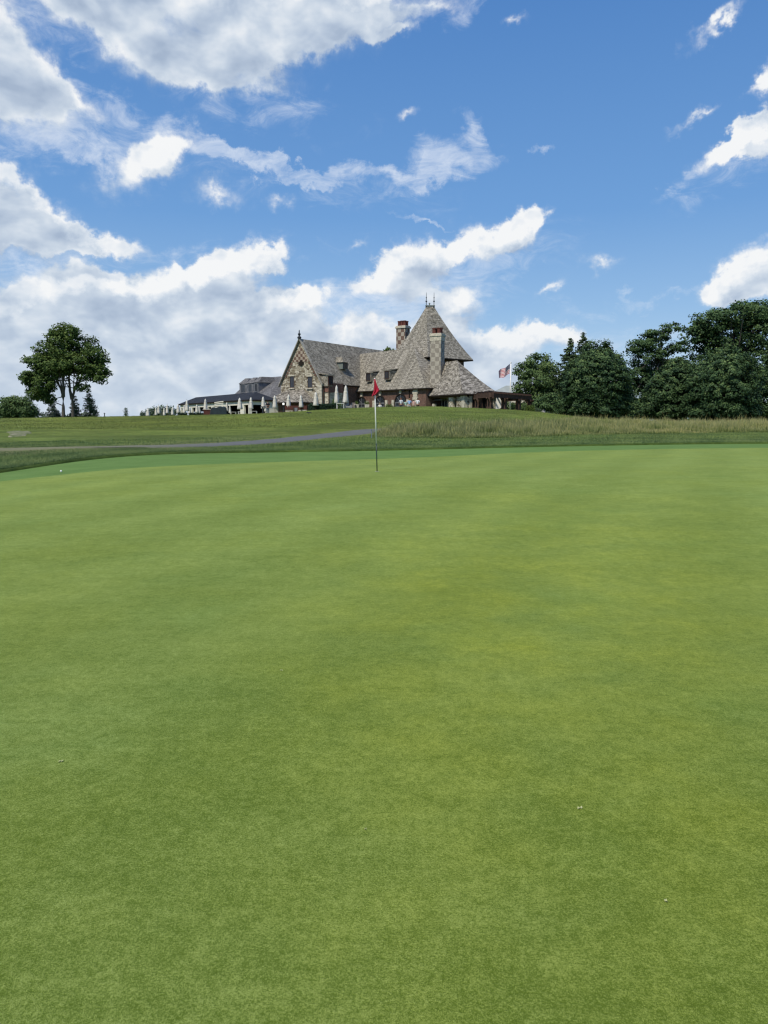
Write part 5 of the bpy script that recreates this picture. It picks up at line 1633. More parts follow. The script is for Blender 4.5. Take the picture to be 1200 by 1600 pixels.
def person(px, Y, rz, label, shirt, trousers, hair, H=1.74, arms='down', zoff=0.0):
    x_ = xat(px, Y); g_ = tz(x_, Y) + zoff
    t = thing('person', (x_, Y, g_), label, 'person', None, rz)
    k_ = H / 1.74
    t.scale = (k_, k_, k_)
    if arms == 'down': aL = [(-.21, 0, 1.42), (-.27, .0, 1.13), (-.27, -.08, .88), (-.265, -.11, .80)]; aR = [(.21, 0, 1.42), (.27, .0, 1.13), (.28, -.08, .88), (.275, -.11, .80)]
    else: aL = [(-.21, 0, 1.42), (-.27, -.02, 1.15), (-.12, -.26, 1.12), (-.05, -.30, 1.14)]; aR = [(.21, 0, 1.42), (.27, -.02, 1.15), (.14, -.26, 1.08), (.06, -.30, 1.09)]
    v = [(0, 0, .96), (0, .01, 1.12), (0, 0, 1.28), (0, .01, 1.42), (0, 0, 1.52), (0, -.02, 1.60), (0, -.015, 1.70)]
    e = [(0, 1), (1, 2), (2, 3), (3, 4), (4, 5), (5, 6)]; r = [.15, .125, .145, .12, .055, .085, .075]
    for arm in (aL, aR):
        b0 = len(v); v += arm; e += [(3, b0), (b0, b0 + 1), (b0 + 1, b0 + 2), (b0 + 2, b0 + 3)]; r += [.062, .045, .032, .028]
    for s_ in (-1, 1):
        b0 = len(v); v += [(s_ * .10, 0, .86), (s_ * .11, -.02, .48), (s_ * .11, .02, .09), (s_ * .12, -.13, .035)]
        e += [(0, b0), (b0, b0 + 1), (b0 + 1, b0 + 2), (b0 + 2, b0 + 3)]; r += [.09, .06, .042, .035]
    skin_mesh(v, e, r, 'body', M_skin, t)
    # fingers: short separate chains from each palm
    fm = MB()
    for arm in (aL, aR):
        a, b_ = Vector(arm[2]), Vector(arm[3]); d = (b_ - a).normalized(); sd = d.cross(Vector((0, 1, 0.3))).normalized()
        for j_, L_ in enumerate((.065, .078, .072, .055)):
            o_ = b_ + sd * (-.028 + j_ * .018) + d * .01
            fm.tube([o_, o_ + d * L_ * .55, o_ + d * L_ * .9 + Vector((0, -.02, 0))], [.009, .008, .006], 5)
        fm.tube([b_ - d * .03 - sd * .03, b_ + d * .01 - sd * .05, b_ + d * .035 - sd * .055], [.010, .009, .007], 5)
    fm.build('fingers', M_skin, t)
    sv = [(0, 0, .93), (0, .01, 1.12), (0, 0, 1.28), (0, .01, 1.43)]; se = [(0, 1), (1, 2), (2, 3)]; sr = [.165, .15, .165, .13]
    for arm in (aL, aR):
        b0 = len(sv); m_ = tuple(Vector(arm[0]).lerp(Vector(arm[1]), .9)); sv += [arm[0], m_]; se += [(3, b0), (b0, b0 + 1)]; sr += [.078, .062]
    skin_mesh(sv, se, sr, 'shirt', shirt, t)
    pv = [(0, 0, .95)]; pe = []; prr = [.158]
    for s_ in (-1, 1):
        b0 = len(pv); pv += [(s_ * .10, 0, .84), (s_ * .11, -.02, .48), (s_ * .11, .02, .12)]; pe += [(0, b0), (b0, b0 + 1), (b0 + 1, b0 + 2)]; prr += [.105, .078, .062]
    skin_mesh(pv, pe, prr, 'trousers', trousers, t)
    hm = MB(); hm.lathe([(0, 1.79), (.05, 1.785), (.088, 1.75), (.098, 1.69), (.092, 1.64), (.06, 1.61)], (0, .012, 0), 12); hm.build('hair', hair, t, smooth=True)
    fc = MB(); fc.tube([(0, -.085, 1.665), (0, -.112, 1.64), (0, -.09, 1.632)], [.008, .013, .008], 6)
    for s_ in (-1, 1): fc.tube([(s_ * .088, -.01, 1.67), (s_ * .096, .0, 1.645), (s_ * .088, 0, 1.62)], [.012, .016, .010], 6)
    fc.build('face_features', M_skin, t)
    ey = MB()
    for s_ in (-1, 1): ey.box((s_ * .03, -.088, 1.665), (.022, .01, .010))
    ey.box((0, -.088, 1.60), (.045, .01, .008)); ey.build('eyes_and_mouth', simple('dark_features', (.05, .02, .02)), t)
    return t
M_dkhair = simple('dark_hair', (0.02, 0.014, 0.01)); M_rdhair = simple('auburn_hair', (0.22, 0.08, 0.04)); M_fair = simple('fair_hair', (0.35, 0.24, 0.13))
cl = lambda n_, c_: simple(n_, c_, .9, .1, .1)
person(418.6, 104.0, R(25), 'man in dark long-sleeved top and blue-grey trousers standing between two closed umbrellas', cl('black_top', (.018, .018, .024)), cl('teal_trousers', (.07, .12, .15)), M_dkhair, 1.8, 'front', -.0)
person(626.5, 101.5, R(160), 'auburn-haired person in pale shirt, leftmost of the group by the third arched door', cl('pale_shirt', (.55, .58, .62)), cl('navy_trousers', (.03, .04, .07)), M_rdhair, 1.78, 'down', .0)
person(633.8, 103.5, R(200), 'person in pale green shirt standing just left of the one in light blue', cl('mint_shirt', (.35, .5, .42)), cl('khaki_trousers', (.3, .25, .18)), M_dkhair, 1.62, 'front')
person(639.6, 98.5, R(170), 'person in light blue shirt at the middle of the group on the terrace', cl('sky_shirt', (.30, .46, .72)), cl('white_trousers', (.6, .6, .6)), M_fair, 1.62, 'front', -.25)
person(646.5, 102.5, R(190), 'person in pink shirt standing left of the one in white', cl('pink_shirt', (.58, .36, .33)), cl('grey_trousers', (.2, .2, .2)), M_dkhair, 1.62, 'down')
person(652.6, 100.5, R(150), 'person in white shirt, rightmost of the group on the terrace', cl('white_shirt', (.72, .73, .76)), cl('black_trousers', (.02, .02, .02)), M_dkhair, 1.74, 'down', -.1)
person(593.6, 101.5, R(180), 'person in white shirt seen low in front of the middle arched door', cl('white_blouse', (.7, .69, .67)), cl('blue_trousers', (.05, .08, .18)), M_fair, 1.6, 'front', -.45)

# ------------------------------------------------------------------ parked car (white, mostly below the crest)
cx_ = xat(857, 112); gz_ = tz(cx_, 112)
car = thing('parked_car', (cx_, 112, gz_ + .08), 'small white car whose roof shows above the slope right of the pergola', 'car', rz=R(12))
sec = [(-2.1, .45, .75), (-1.9, .32, .86), (-1.0, .28, .92), (-.45, .28, 1.38), (.9, .28, 1.42), (1.6, .28, .98), (2.05, .32, .9), (2.12, .45, .7)]
mb = MB(); wv = [.72, .82, .86, .70, .70, .82, .8, .7]
rings_ = []
for (x_, zl, zh), w_ in zip(sec, wv):
    rings_.append([(x_, -.86, zl), (x_, -.88, (zl + min(zh, .9)) / 2 + .1), (x_, -w_, zh - .06), (x_, -w_ * .8, zh), (x_, w_ * .8, zh), (x_, w_, zh - .06), (x_, .88, (zl + min(zh, .9)) / 2 + .1), (x_, .86, zl)])
for a, b_ in zip(rings_, rings_[1:]):
    for k_ in range(8): mb.face([a[k_], b_[k_], b_[(k_ + 1) % 8], a[(k_ + 1) % 8]][::-1])
mb.face(rings_[0]); mb.face(rings_[-1][::-1])
mb.build('body', simple('white_car_paint', (.75, .75, .74), .25, .6, .02), car, smooth=False)
for s_ in (-1, 1):
    mb = MB(); q = [(-.75, s_ * .845, .98), (1.25, s_ * .845, 1.0), (.82, s_ * .74, 1.33), (-.42, s_ * .74, 1.30)]
    mb.face(q if s_ < 0 else q[::-1]); mb.build('side_window', M_glass, car)
    for x_ in (-1.35, 1.35):
        mb = MB(); mb.tube([(x_, s_ * .70, .33), (x_, s_ * .90, .33)], .33, 18); wo = mb.build('wheel', M_void, car)
        mb = MB(); mb.tube([(x_, s_ * .89, .33), (x_, s_ * .915, .33)], .2, 12); mb.build('rim', M_lime, wo)

# ------------------------------------------------------------------ trees
def ell_pts(n, c, r, shell=.55):
    d = rng.normal(0, 1, (n, 3)); d /= np.linalg.norm(d, axis=1)[:, None]
    k_ = (shell + (1 - shell) * rng.uniform(0, 1, (n, 1)) ** .6)
    return np.asarray(c) + d * k_ * np.asarray(r), d

def lobed_crown(lobes, n_clump, per, leaf, clump_r, flat=.6, outward=.9, droop=0.0):
    """lobes: (x,y,z, rx,ry,rz); returns leaf points, normals, tint"""
    vol = np.array([l[3] * l[4] + l[3] * l[5] for l in lobes]); pr = vol / vol.sum()
    idx = rng.choice(len(lobes), n_clump, p=pr)
    L = np.array(lobes)[idx]
    d = rng.normal(0, 1, (n_clump, 3)); d /= np.linalg.norm(d, axis=1)[:, None]
    k_ = .45 + .55 * rng.uniform(0, 1, (n_clump, 1)) ** .40
    C = L[:, :3] + d * k_ * L[:, 3:]
    ct = rng.uniform(0, 1, n_clump)
    cr = clump_r * rng.uniform(.6, 1.35, n_clump)
    pd_ = rng.normal(0, .5, (n_clump, per, 3)); nrm = np.linalg.norm(pd_, axis=2, keepdims=True); pd_ = pd_ / np.maximum(nrm, 1) 
    off = pd_ * cr[:, None, None] * np.array([1, 1, flat])
    off[:, :, 2] -= droop * cr[:, None] * (np.linalg.norm(pd_[:, :, :2], axis=2) ** 2)
    pts = (C[:, None, :] + off).reshape(-1, 3)
    hgt = (off[:, :, 2] / (cr[:, None] * flat + 1e-6))
    nb_ = (d[:, None, :] * outward + np.array([0, 0, .7]) + pd_ * .5).reshape(-1, 3)
    up = ((C[:, 2] - C[:, 2].min()) / (np.ptp(C[:, 2]) + 1e-6))[:, None]
    tint = np.clip(.10 + .28 * ct[:, None] + .32 * hgt + .34 * up ** 1.5 + rng.normal(0, .12, hgt.shape), 0, 1).reshape(-1)  # light from above painted into the tint: clump and crown tops paler
    size = leaf * rng.uniform(.6, 1.35, len(pts))
    return pts, nb_, tint, size, C

def tree(name, base_px, base_py, Y, lobes_px, label, mat, group=None, n_clump=260, per=60, leaf=.30, clump_r=.9, flat=.6, trunk_pts=None, trunk_r=.35, limbs=10, droop=0.0, outward=.9, base_z=None, cat='tree', core=0.0):
    """lobes_px: (px, py, rx, ry[, depth offset m]) in photograph pixels at distance Y"""
    s = Y / F
    bx_ = xat(base_px, Y); bz = tz(bx_, Y) + .02 if base_z is None else base_z
    t = thing(name, (bx_, Y, bz), label, cat, group)
    lobes = []
    for l in lobes_px:
        c = P(l[0], l[1], Y); dz_ = l[4] if len(l) > 4 else random.uniform(-.4, .4) * l[2] * s
        lobes.append((c.x - bx_, dz_, c.z - bz, l[2] * s, max(l[2], l[3]) * s * .85, l[3] * s))
    pts, nb_, tint, size, C = lobed_crown(lobes, n_clump, per, leaf, clump_r, flat, outward, droop)
    keep = pts[:, 2] > .12
    leaf_mesh('crown', pts[keep], size[keep], mat, t, nb_[keep], tint[keep])
    mb = MB()
    if trunk_pts is None:
        top_z = max(l[2] for l in lobes)
        trunk_pts = [[(0, 0, -.3), (.05, 0, top_z * .35), (-.1, .1, top_z * .7), (0, 0, top_z)]]
    for tp in trunk_pts:
        n_ = len(tp); mb.tube(tp, [trunk_r * (1.25 if i_ == 0 else 1) * (1 - .8 * i_ / (n_ - 1)) for i_ in range(n_)], 9)
    # limbs towards clumps
    sel_ = rng.choice(len(C), min(limbs, len(C)), replace=False)
    for i_ in sel_:
        tp = random.choice(trunk_pts); j_ = random.randint(1, len(tp) - 2) if len(tp) > 2 else 0
        a = Vector(tp[j_]).lerp(Vector(tp[j_ + 1]), random.random()); e_ = Vector(C[i_])
        if e_.z < a.z - .5: a = Vector(tp[j_])
        mid = a.lerp(e_, .5) + Vector((random.uniform(-.3, .3), random.uniform(-.3, .3), random.uniform(-.2, .5)))
        r0 = trunk_r * .34
        mb.tube([a, mid, e_], [r0, r0 * .6, r0 * .15], 6)
        for _ in range(2):
            e2 = mid + Vector((random.uniform(-1, 1), random.uniform(-1, 1), random.uniform(.2, 1.2))) * 1.2
            mb.tube([mid, e2], [r0 * .4, r0 * .1], 5)
    mb.build('trunk', M_bark, t)
    return t

# big multi-stemmed tree on the left
Yt = 128; s = Yt / F; bx_ = xat(105, Yt); bz = tz(bx_, Yt)
def lp(px, py, dy=0.0):
    c = P(px, py, Yt); return (c.x - bx_, dy, c.z - bz)
tp1 = [lp(99, 656), lp(99, 635), lp(98.5, 620), lp(94, 608, .3), lp(87, 596, .5), lp(80, 580, .7), lp(72, 560, .8)]
tp1b = [lp(98.5, 620), lp(101, 605, -.4), lp(100, 585, -.6), lp(101, 560, -.8), lp(99, 535, -.5)]
tp2 = [lp(111, 656, .8), lp(111, 640, .8), lp(110, 622, .8), lp(114, 606, 1.0), lp(117, 590, 1.2), lp(122, 570, 1.2), lp(132, 550, 1.0)]
tp2b = [lp(110, 624, .8), lp(107, 610, .6), lp(107, 590, .2), lp(111, 565, 0), lp(113, 540, 0)]
tp2c = [lp(114, 606, 1.0), lp(122, 596, .6), lp(130, 580, .2), lp(142, 566, 0)]
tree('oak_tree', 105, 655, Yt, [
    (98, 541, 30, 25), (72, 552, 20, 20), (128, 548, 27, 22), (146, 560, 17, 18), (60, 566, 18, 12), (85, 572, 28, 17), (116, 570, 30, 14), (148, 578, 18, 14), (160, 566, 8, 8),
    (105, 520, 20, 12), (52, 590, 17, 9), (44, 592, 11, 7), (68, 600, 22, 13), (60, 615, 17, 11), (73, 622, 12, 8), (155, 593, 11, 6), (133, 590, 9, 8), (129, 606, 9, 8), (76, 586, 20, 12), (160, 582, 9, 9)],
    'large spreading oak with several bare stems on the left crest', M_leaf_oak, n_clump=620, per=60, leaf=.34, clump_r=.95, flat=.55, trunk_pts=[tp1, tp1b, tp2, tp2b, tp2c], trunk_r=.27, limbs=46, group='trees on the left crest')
tree('bushy_tree', 28, 655, 136, [(20, 638, 22, 16), (10, 645, 14, 12), (38, 640, 18, 14), (30, 630, 15, 11), (48, 648, 10, 8), (15, 628, 8, 7)], 'low bushy tree at the far left edge of the crest', M_leaf_loose, n_clump=220, per=55, leaf=.32, clump_r=.9, trunk_r=.2, limbs=14, group='trees on the left crest')
tree('low_tree', 60, 655, 150, [(62, 651, 22, 5), (85, 651, 20, 4), (20, 651, 30, 5)], 'low dark scrub line behind the oak stems', M_leaf_far, n_clump=70, per=40, leaf=.3, clump_r=.7, trunk_r=.1, limbs=4, cat='scrub', group='trees on the left crest')

def conifer(px, pyt, Y, wpx, label, mat, group=None, tiers=16, bare=.03, leafs=.22, dens=1.0):
    x_ = xat(px, Y); g_ = tz(x_, Y); H = zat(pyt, Y) - g_; Rr = wpx / 2 * Y / F * 1.3
    t = thing('conifer_tree', (x_, Y, g_), label, 'conifer', group)
    pts = []; nb_ = []; tint = []
    mbt = MB(); mbt.tube([(0, 0, -.2), (0, 0, H * .5), (0, 0, H * .99)], [.025 * H, .014 * H, .004], 8)
    for k_ in range(tiers):
        f_ = k_ / (tiers - 1); z_ = H * (bare + (1 - bare) * f_ ** .92)
        r_ = Rr * (1 - f_) ** .82 * random.uniform(.82, 1.12) + .05
        nb2 = max(5, int(11 * (1 - f_) + 4))
        for j_ in range(nb2):
            a = random.uniform(0, 2 * math.pi); rl = r_ * random.uniform(.6, 1.15); zj = random.uniform(-.5, .5) * H / tiers
            n_ = int(max(8, 26 * rl * dens))
            u_ = rng.uniform(.08, 1, n_) ** .7
            w_ = rng.normal(0, 1, (n_, 3)) * np.array([.16, .16, .09]) * (.4 + .7 * rl)[None] * .55 if False else rng.normal(0, 1, (n_, 3)) * np.array([.14, .14, .08])
            zc = z_ + zj - .28 * rl * u_ + .16 * rl * u_ ** 3
            p_ = np.stack([np.cos(a) * rl * u_, np.sin(a) * rl * u_, zc], 1) + w_ * (1.4 - .6 * u_)[:, None]
            pts.append(p_); nb_.append(np.tile([math.cos(a) * .5, math.sin(a) * .5, .9], (n_, 1)))
            tint.append(np.clip(.15 + .55 * u_ + rng.normal(0, .15, n_), 0, 1))
            if j_ % 2 == 0: mbt.tube([(0, 0, z_), (math.cos(a) * rl * .8, math.sin(a) * rl * .8, z_ - .2 * rl)], [.03, .008], 4, caps=False)
    pts = np.concatenate(pts); pts[:, 2] = np.clip(pts[:, 2], .05, H + .1)
    leaf_mesh('crown', pts, leafs * rng.uniform(.6, 1.3, len(pts)), mat, t, np.concatenate(nb_), np.concatenate(tint))
    mbt.build('trunk', M_bark, t)
    return t
conifer(82.5, 625.5, 134, 25, 'small blue-green conifer left of the oak stems', M_conifer_blue, 'small conifers on the left crest', 13)
conifer(118, 620, 132, 22, 'small dark conifer right behind the oak stems', M_conifer, 'small conifers on the left crest', 14)
conifer(140.5, 608.5, 130, 25, 'pointed dark green conifer right of the oak', M_conifer, 'small conifers on the left crest', 17)
conifer(196.5, 638, 120, 6, 'tiny pale columnar shrub on the crest right of the conifers', M_leaf_far, None, 8, leafs=.15)

# right side trees
G = 'trees behind the meadow on the right'
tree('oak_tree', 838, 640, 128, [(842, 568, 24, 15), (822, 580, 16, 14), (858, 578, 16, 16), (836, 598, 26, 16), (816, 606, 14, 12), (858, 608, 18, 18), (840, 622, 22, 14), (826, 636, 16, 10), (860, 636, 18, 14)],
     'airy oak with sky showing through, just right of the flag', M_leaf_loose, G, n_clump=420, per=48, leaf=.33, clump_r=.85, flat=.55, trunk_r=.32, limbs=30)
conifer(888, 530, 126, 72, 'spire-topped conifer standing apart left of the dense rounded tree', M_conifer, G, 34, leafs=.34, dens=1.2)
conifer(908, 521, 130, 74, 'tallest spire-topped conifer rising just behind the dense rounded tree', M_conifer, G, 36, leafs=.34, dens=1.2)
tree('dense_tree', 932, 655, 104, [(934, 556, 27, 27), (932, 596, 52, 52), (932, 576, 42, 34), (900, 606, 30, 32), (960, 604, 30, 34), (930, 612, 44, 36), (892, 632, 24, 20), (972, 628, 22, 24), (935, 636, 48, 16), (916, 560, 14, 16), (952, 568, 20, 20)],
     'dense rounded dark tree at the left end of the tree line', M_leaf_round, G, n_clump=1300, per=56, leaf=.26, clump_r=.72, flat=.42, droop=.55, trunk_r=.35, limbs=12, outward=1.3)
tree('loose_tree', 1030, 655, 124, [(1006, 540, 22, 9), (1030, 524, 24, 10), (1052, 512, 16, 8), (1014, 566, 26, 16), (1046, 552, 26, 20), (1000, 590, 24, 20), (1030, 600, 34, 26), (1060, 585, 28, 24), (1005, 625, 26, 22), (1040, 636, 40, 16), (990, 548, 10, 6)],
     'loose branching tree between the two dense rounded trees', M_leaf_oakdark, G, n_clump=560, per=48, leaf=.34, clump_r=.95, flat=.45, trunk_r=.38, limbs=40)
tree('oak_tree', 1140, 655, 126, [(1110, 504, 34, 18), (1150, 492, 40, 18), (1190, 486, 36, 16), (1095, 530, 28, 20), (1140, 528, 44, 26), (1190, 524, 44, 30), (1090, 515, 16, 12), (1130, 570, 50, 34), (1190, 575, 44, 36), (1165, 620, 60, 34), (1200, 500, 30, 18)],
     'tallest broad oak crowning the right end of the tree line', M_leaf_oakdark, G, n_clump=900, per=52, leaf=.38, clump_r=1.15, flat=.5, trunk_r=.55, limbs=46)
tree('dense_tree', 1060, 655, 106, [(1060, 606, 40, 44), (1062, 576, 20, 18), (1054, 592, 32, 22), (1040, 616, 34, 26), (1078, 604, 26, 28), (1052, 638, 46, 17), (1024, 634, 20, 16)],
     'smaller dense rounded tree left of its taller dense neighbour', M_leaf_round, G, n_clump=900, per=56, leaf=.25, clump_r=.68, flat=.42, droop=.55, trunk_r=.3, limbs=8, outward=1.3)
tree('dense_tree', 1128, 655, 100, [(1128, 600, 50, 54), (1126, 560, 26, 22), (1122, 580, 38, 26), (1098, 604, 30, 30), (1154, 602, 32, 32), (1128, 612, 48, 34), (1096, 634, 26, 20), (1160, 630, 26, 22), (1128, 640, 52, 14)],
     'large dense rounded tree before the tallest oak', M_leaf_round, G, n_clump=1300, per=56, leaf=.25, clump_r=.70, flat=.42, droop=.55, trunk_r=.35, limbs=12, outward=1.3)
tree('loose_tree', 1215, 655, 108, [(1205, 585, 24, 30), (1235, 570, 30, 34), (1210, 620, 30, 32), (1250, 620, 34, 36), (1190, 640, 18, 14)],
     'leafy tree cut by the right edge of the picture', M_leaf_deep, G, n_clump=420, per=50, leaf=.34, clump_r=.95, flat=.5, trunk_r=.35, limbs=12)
tree('dense_tree', 1290, 655, 116, [(1290, 560, 50, 50), (1290, 620, 60, 40)], 'dense tree beyond the right edge', M_leaf_deep, G, n_clump=260, per=40, leaf=.4, clump_r=1.1, trunk_r=.35, limbs=6)
tree('low_tree', 870, 652, 112, [(846, 636, 16, 12), (866, 632, 22, 18), (880, 640, 18, 14), (986, 640, 20, 14), (1000, 646, 26, 10)], 'dark understorey thicket below the airy oak and dense tree', M_leaf_deep, G, n_clump=260, per=48, leaf=.28, clump_r=.7, trunk_r=.12, limbs=6, cat='thicket')
tree('small_tree', 608, 560, 150, [(606, 548, 5.5, 4), (611, 550, 5, 4), (603, 552, 4, 4), (608, 562, 6, 8)], 'treetop showing over the clubhouse ridge left of the chequered chimney', M_leaf_oak, None, n_clump=50, per=40, leaf=.3, clump_r=.5, trunk_r=.15, limbs=6, base_z=3.0)
# distant wood beyond everything (fills gaps at the foot of the tree line)
n_ = 26000
pxw = rng.uniform(845, 1500, n_); Yw = rng.uniform(150, 185, n_)
topz = 5.5 + 2.0 * np.sin(pxw * .045) + 1.3 * np.sin(pxw * .13 + 1) 
zw = 1.0 + rng.uniform(0, 1, n_) ** .8 * topz
xw = (pxw - 600) / F * Yw
tag(leaf_mesh('far_woodland', np.stack([xw, Yw, zw], 1), rng.uniform(.4, .9, n_), M_leaf_deep, None, np.tile([0, -.6, .7], (n_, 1))), 'dark far woodland behind the right tree line', 'woodland', kind='stuff')

# ------------------------------------------------------------------ light and sky
SUN_EL, SUN_AZ = R(54), R(-148)     # azimuth measured from +Y (view direction) towards +X
sl_ = bpy.data.lights.new('sun', 'SUN'); sl_.energy = 4.1; sl_.angle = R(5); sl_.color = (1, .93, .79)
sun = bpy.data.objects.new('sun', sl_); COL.objects.link(sun)
sdir = Vector((math.sin(SUN_AZ) * math.cos(SUN_EL), math.cos(SUN_AZ) * math.cos(SUN_EL), math.sin(SUN_EL)))
sun.rotation_euler = (-sdir).to_track_quat('-Z', 'Y').to_euler()
sun.location = (-50, -60, 80)

world = bpy.data.worlds.new('World'); sc.world = world; world.use_nodes = True
nt = NT(world.node_tree)
for n_ in list(nt.n): nt.n.remove(n_)
out = nt.new('ShaderNodeOutputWorld'); bg = nt.new('ShaderNodeBackground')
sky = nt.new('ShaderNodeTexSky', sky_type='NISHITA'); sky.sun_disc = False
sky.sun_elevation = SUN_EL; sky.sun_rotation = SUN_AZ; sky.air_density = 1.0; sky.dust_density = .6; sky.ozone_density = 2.0
tc = nt.new('ShaderNodeTexCoord').outputs['Generated']
sep = nt.new('ShaderNodeSeparateXYZ'); nt.put(sep.inputs[0], tc)
az = nt.math('MULTIPLY', nt.math('ARCTAN2', sep.outputs[0], sep.outputs[1]), 180 / math.pi)
el = nt.math('MULTIPLY', nt.math('ARCSINE', sep.outputs[2]), 180 / math.pi)
cmb = nt.new('ShaderNodeCombineXYZ'); nt.put(cmb.inputs[0], az); nt.put(cmb.inputs[1], el)
Q = cmb.outputs[0]
def azel(px, py):
    d = ray(px, py).normalized()
    return math.degrees(math.atan2(d.x, d.y)), math.degrees(math.asin(d.z))
# blobs: px, py, rx, ry, rot(deg, clockwise positive in picture = down to the right), weight
CU = [
    (180, 560, 460, 110, 0, .40), (330, 30, 320, 110, 0, .35), (-40, 350, 200, 110, 0, .3),
    (330, 10, 270, 95, 0, 1.0), (290, 80, 165, 80, 8, .9), (470, 30, 180, 66, -14, .9), (350, 118, 90, 42, 5, .7), (130, -20, 100, 50, 0, .5), (575, 0, 110, 40, -18, .6),
    (0, 95, 115, 80, 10, 1.0), (50, 150, 120, 55, 15, .7), (110, 160, 110, 26, 12, .4), (-120, 60, 180, 120, 0, .9), (10, 190, 120, 40, 5, .4),
    (-10, 318, 95, 68, 0, 1.1), (55, 342, 85, 42, 12, .95), (155, 374, 105, 22, 4, 1.0), (60, 378, 110, 26, 0, .7), (-150, 350, 160, 110, 0, .8), (-10, 268, 40, 28, 0, .6),
    (212, 268, 80, 42, -28, .85), (265, 234, 70, 42, -12, .75), (332, 304, 50, 22, 0, .6),
    (583, 434, 52, 34, -20, .95), (655, 402, 74, 30, -14, 1.0), (740, 380, 72, 32, -24, .95), (812, 356, 58, 30, -16, .9), (845, 338, 34, 20, -10, .6),
    (650, 448, 66, 34, -8, .85), (715, 458, 54, 22, -4, .75), (482, 460, 56, 25, -6, .8), (300, 422, 64, 24, -8, .7), (375, 408, 76, 30, -14, .95), (152, 434, 80, 26, 4, .95), (430, 395, 50, 16, -20, .6),
    (250, 478, 240, 60, -4, 1.0), (400, 478, 110, 40, -6, .9), (130, 480, 150, 44, 0, .8), (30, 510, 160, 54, 0, .9),
    (200, 545, 360, 60, 0, 1.1), (420, 520, 110, 38, 4, .9), (150, 600, 380, 60, 0, 1.1), (-60, 600, 240, 90, 0, .9), (430, 585, 230, 60, 0, .9), (560, 520, 120, 36, 0, .85),
    (700, 500, 58, 34, 0, .95), (785, 535, 140, 27, -2, 1.0), (765, 582, 76, 34, 0, 1.1), (690, 560, 130, 50, 0, .65), (620, 620, 380, 38, 0, .7), (880, 522, 60, 16, 0, .45), (1000, 600, 300, 34, 0, .4),
    (1185, 420, 84, 46, -20, 1.15), (1150, 450, 66, 28, 0, .8), (1200, 190, 84, 32, -30, 1.1), (1130, 234, 72, 24, -30, .95), (1195, 136, 52, 18, -22, .85), (1290, 160, 110, 50, -20, .9), (1310, 420, 130, 70, 0, .9),
    (1118, 37, 50, 16, -36, .72), (812, 26, 28, 14, -10, .55), (858, 452, 42, 15, -36, .6), (940, 412, 38, 15, 8, .55), (1080, 186, 34, 12, -25, .52),
    (617, 55, 38, 14, -4, .65), (640, 187, 24, 11, -6, .45), (668, 12, 70, 24, -22, .6), (432, 318, 30, 18, 0, .55), (555, 383, 38, 10, 0, .5),
]
WI = [
    (395, 256, 130, 18, 6, .85), (345, 236, 50, 18, 25, .85), (470, 268, 100, 15, 4, .7), (600, 268, 110, 13, 3, .55), (705, 250, 85, 30, -6, .75), (740, 205, 50, 18, 32, .5), (655, 278, 50, 14, -14, .4),
    (120, 232, 130, 26, 14, .5), (60, 35, 110, 42, 22, .5), (150, 250, 110, 20, 16, .4), (835, 237, 26, 8, -14, .5), (655, 346, 60, 5, 4, .5), (700, 16, 80, 30, -20, .4), (1040, 458, 80, 12, -12, .4), (230, 190, 110, 26, 18, .4), (900, 480, 140, 20, 0, .2), (300, 395, 300, 26, -6, .3), (40, 425, 160, 26, 0, .6), (30, 225, 120, 50, 0, .5), (950, 540, 260, 40, 0, .38), (180, 205, 190, 60, 14, .42), (480, 470, 240, 50, 0, .42), (720, 430, 200, 70, -16, .40), (380, 150, 200, 60, 8, .35), (1150, 260, 130, 50, -28, .38), (540, 300, 200, 40, 4, .28), (540, 480, 120, 30, 0, .4), (1060, 290, 60, 12, -30, .3),
]
def field(blobs, vec):
    acc = None
    for (px, py, rx, ry, rot, w) in blobs:
        a, e = azel(px, py)
        kx = (azel(px + 5, py)[0] - azel(px - 5, py)[0]) / 10; ky = (azel(px, py - 5)[1] - azel(px, py + 5)[1]) / 10
        mp = nt.new('ShaderNodeMapping', vector_type='TEXTURE')
        nt.put(mp.inputs[0], vec)
        mp.inputs['Location'].default_value = (a, e, 0); mp.inputs['Rotation'].default_value = (0, 0, R(-rot)); mp.inputs['Scale'].default_value = (rx * kx * 1.25, ry * ky * 1.25, 1)
        g_ = nt.new('ShaderNodeTexGradient', gradient_type='SPHERICAL'); nt.put(g_.inputs[0], mp.outputs[0])
        acc = nt.math('MULTIPLY_ADD', g_.outputs['Fac'], w * 1.6, acc if acc is not None else 0.0)
    return acc
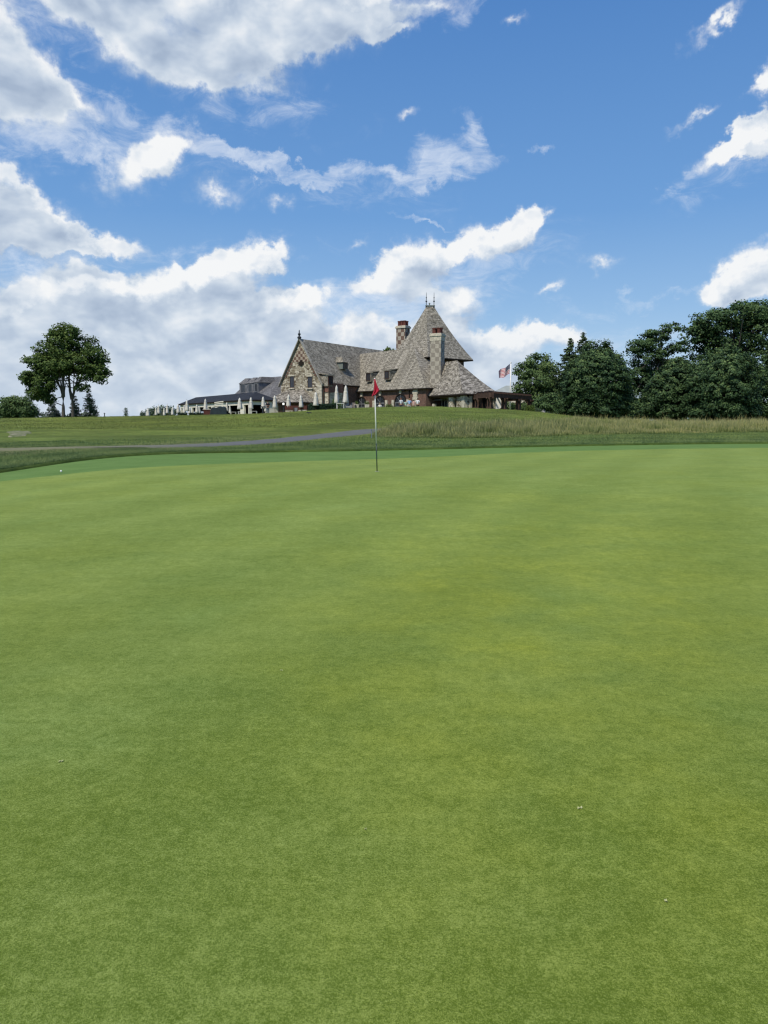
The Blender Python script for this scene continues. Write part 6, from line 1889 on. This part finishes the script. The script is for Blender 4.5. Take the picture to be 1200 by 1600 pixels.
# domain warp
def cloud_eval(dx, dy):
    q = nt.vec('ADD', Q, (dx, dy, 0))
    w1 = nt.noise(q, .28, 5, .62, out=1)
    qw = nt.vec('ADD', q, nt.vec('MULTIPLY', nt.vec('SUBTRACT', w1, (.5, .5, .5)), (5.5, 4.6, 0)))
    D = field(CU, qw)
    Dc = nt.math('MINIMUM', D, 1.1)
    n1 = nt.noise(nt.vec('MULTIPLY', q, (1.0, 1.5, 1)), .24, 10, .60, .35)
    n2 = nt.noise(nt.vec('MULTIPLY', q, (1.0, 1.4, 1)), .95, 7, .62, .5)
    f = nt.math('ADD', Dc, nt.math('MULTIPLY_ADD', n1, 2.6, -1.32))
    edge = nt.rng(D, .3, 1.0, 1.0, .35)
    n3 = nt.noise(nt.vec('MULTIPLY', q, (1.0, 1.5, 1)), .30, 3, .5, .3)
    g = nt.math('ADD', Dc, nt.math('MULTIPLY', n3, 2.4))
    g = nt.math('ADD', g, nt.math('MULTIPLY', n1, .7))
    g = nt.math('ADD', g, nt.math('MULTIPLY', n2, .22))
    return nt.math('ADD', f, nt.math('MULTIPLY', edge, nt.math('MULTIPLY_ADD', n2, .7, -.35))), D, g
F0, D0, n0_ = cloud_eval(0, 0)
F1, D1, n1_ = cloud_eval(-.8, 1.5)
gate = nt.rng(D0, .02, .95, 0, 1, True)
soft = nt.rng(nt.noise(Q, .11, 2, .5), .36, .64, .95, 1.8)
soft = nt.math('MULTIPLY', soft, nt.rng(D0, .5, 1.3, 1.0, .30))
alpha = nt.math('MULTIPLY', nt.rng(F0, -.12, nt.math('ADD', .35, soft), 0, .97, True), gate)
relief = nt.math('SUBTRACT', n0_, n1_)
thick = nt.rng(D0, .45, 1.5, 0, 1, True)
lit = nt.math('ADD', nt.math('MULTIPLY', relief, .62), nt.math('MULTIPLY_ADD', thick, -.30, .70), clamp=True)
ccol = nt.ramp(lit, [(0.0, (.38, .47, .61)), (.25, (.48, .57, .70)), (.50, (.61, .69, .79)), (.72, (.75, .805, .87)), (.95, (.89, .91, .93)), (1.0, (.93, .94, .945))])
# wisps
wq = nt.vec('MULTIPLY', Q, (1.0, 2.2, 1))
wn = nt.noise(nt.mapping(wq, rot=(0, 0, .25)), .30, 9, .68, .9)
w1 = nt.noise(Q, .28, 6, .62, out=1)
qw = nt.vec('ADD', Q, nt.vec('MULTIPLY', nt.vec('SUBTRACT', w1, (.5, .5, .5)), (7.0, 5.5, 0)))
WF = field(WI, qw)
walpha = nt.math('MULTIPLY', nt.rng(nt.math('ADD', nt.math('MINIMUM', WF, 1.0), nt.math('MULTIPLY_ADD', wn, 3.0, -1.8)), -.3, 1.5, 0, .72, True), nt.rng(WF, .02, .35, 0, 1, True))
# clear sky graded from Nishita
hs = nt.new('ShaderNodeHueSaturation'); hs.inputs['Saturation'].default_value = 1.15; hs.inputs['Value'].default_value = 1.0
nt.l.new(sky.outputs[0], hs.inputs['Color'])
S = 0.1
grad = nt.ramp(nt.rng(el, -2, 40), [(0.0, (.53, .69, .86)), (.16, (.37, .585, .85)), (.40, (.165, .37, .73)), (.72, (.088, .25, .61)), (1.0, (.07, .205, .57))])
clear = nt.mix(.80, nt.vec('SCALE', hs.outputs[0], s=S), grad)
col = nt.mix(walpha, clear, (.80, .86, .95))
col = nt.mix(alpha, col, ccol)
# haze at the horizon
hz = nt.rng(el, 0, 9, .42, 0, True)
col = nt.mix(hz, col, (.60, .69, .80))
col = nt.vec('SCALE', col, s=1 / S)
nt.l.new(col, bg.inputs['Color']); bg.inputs['Strength'].default_value = S
nt.l.new(bg.outputs[0], out.inputs['Surface'])
world.cycles.sampling_method = 'MANUAL'; world.cycles.sample_map_resolution = 512

# ------------------------------------------------------------------ render settings
sc.render.engine = 'CYCLES'
sc.view_settings.view_transform = 'Standard'; sc.view_settings.look = 'None'; sc.view_settings.exposure = 0; sc.view_settings.gamma = 1
sc.cycles.use_denoising = True
sc.cycles.max_bounces = 5; sc.cycles.transparent_max_bounces = 6; sc.cycles.caustics_reflective = False; sc.cycles.caustics_refractive = False
sc.cycles.filter_width = 1.3
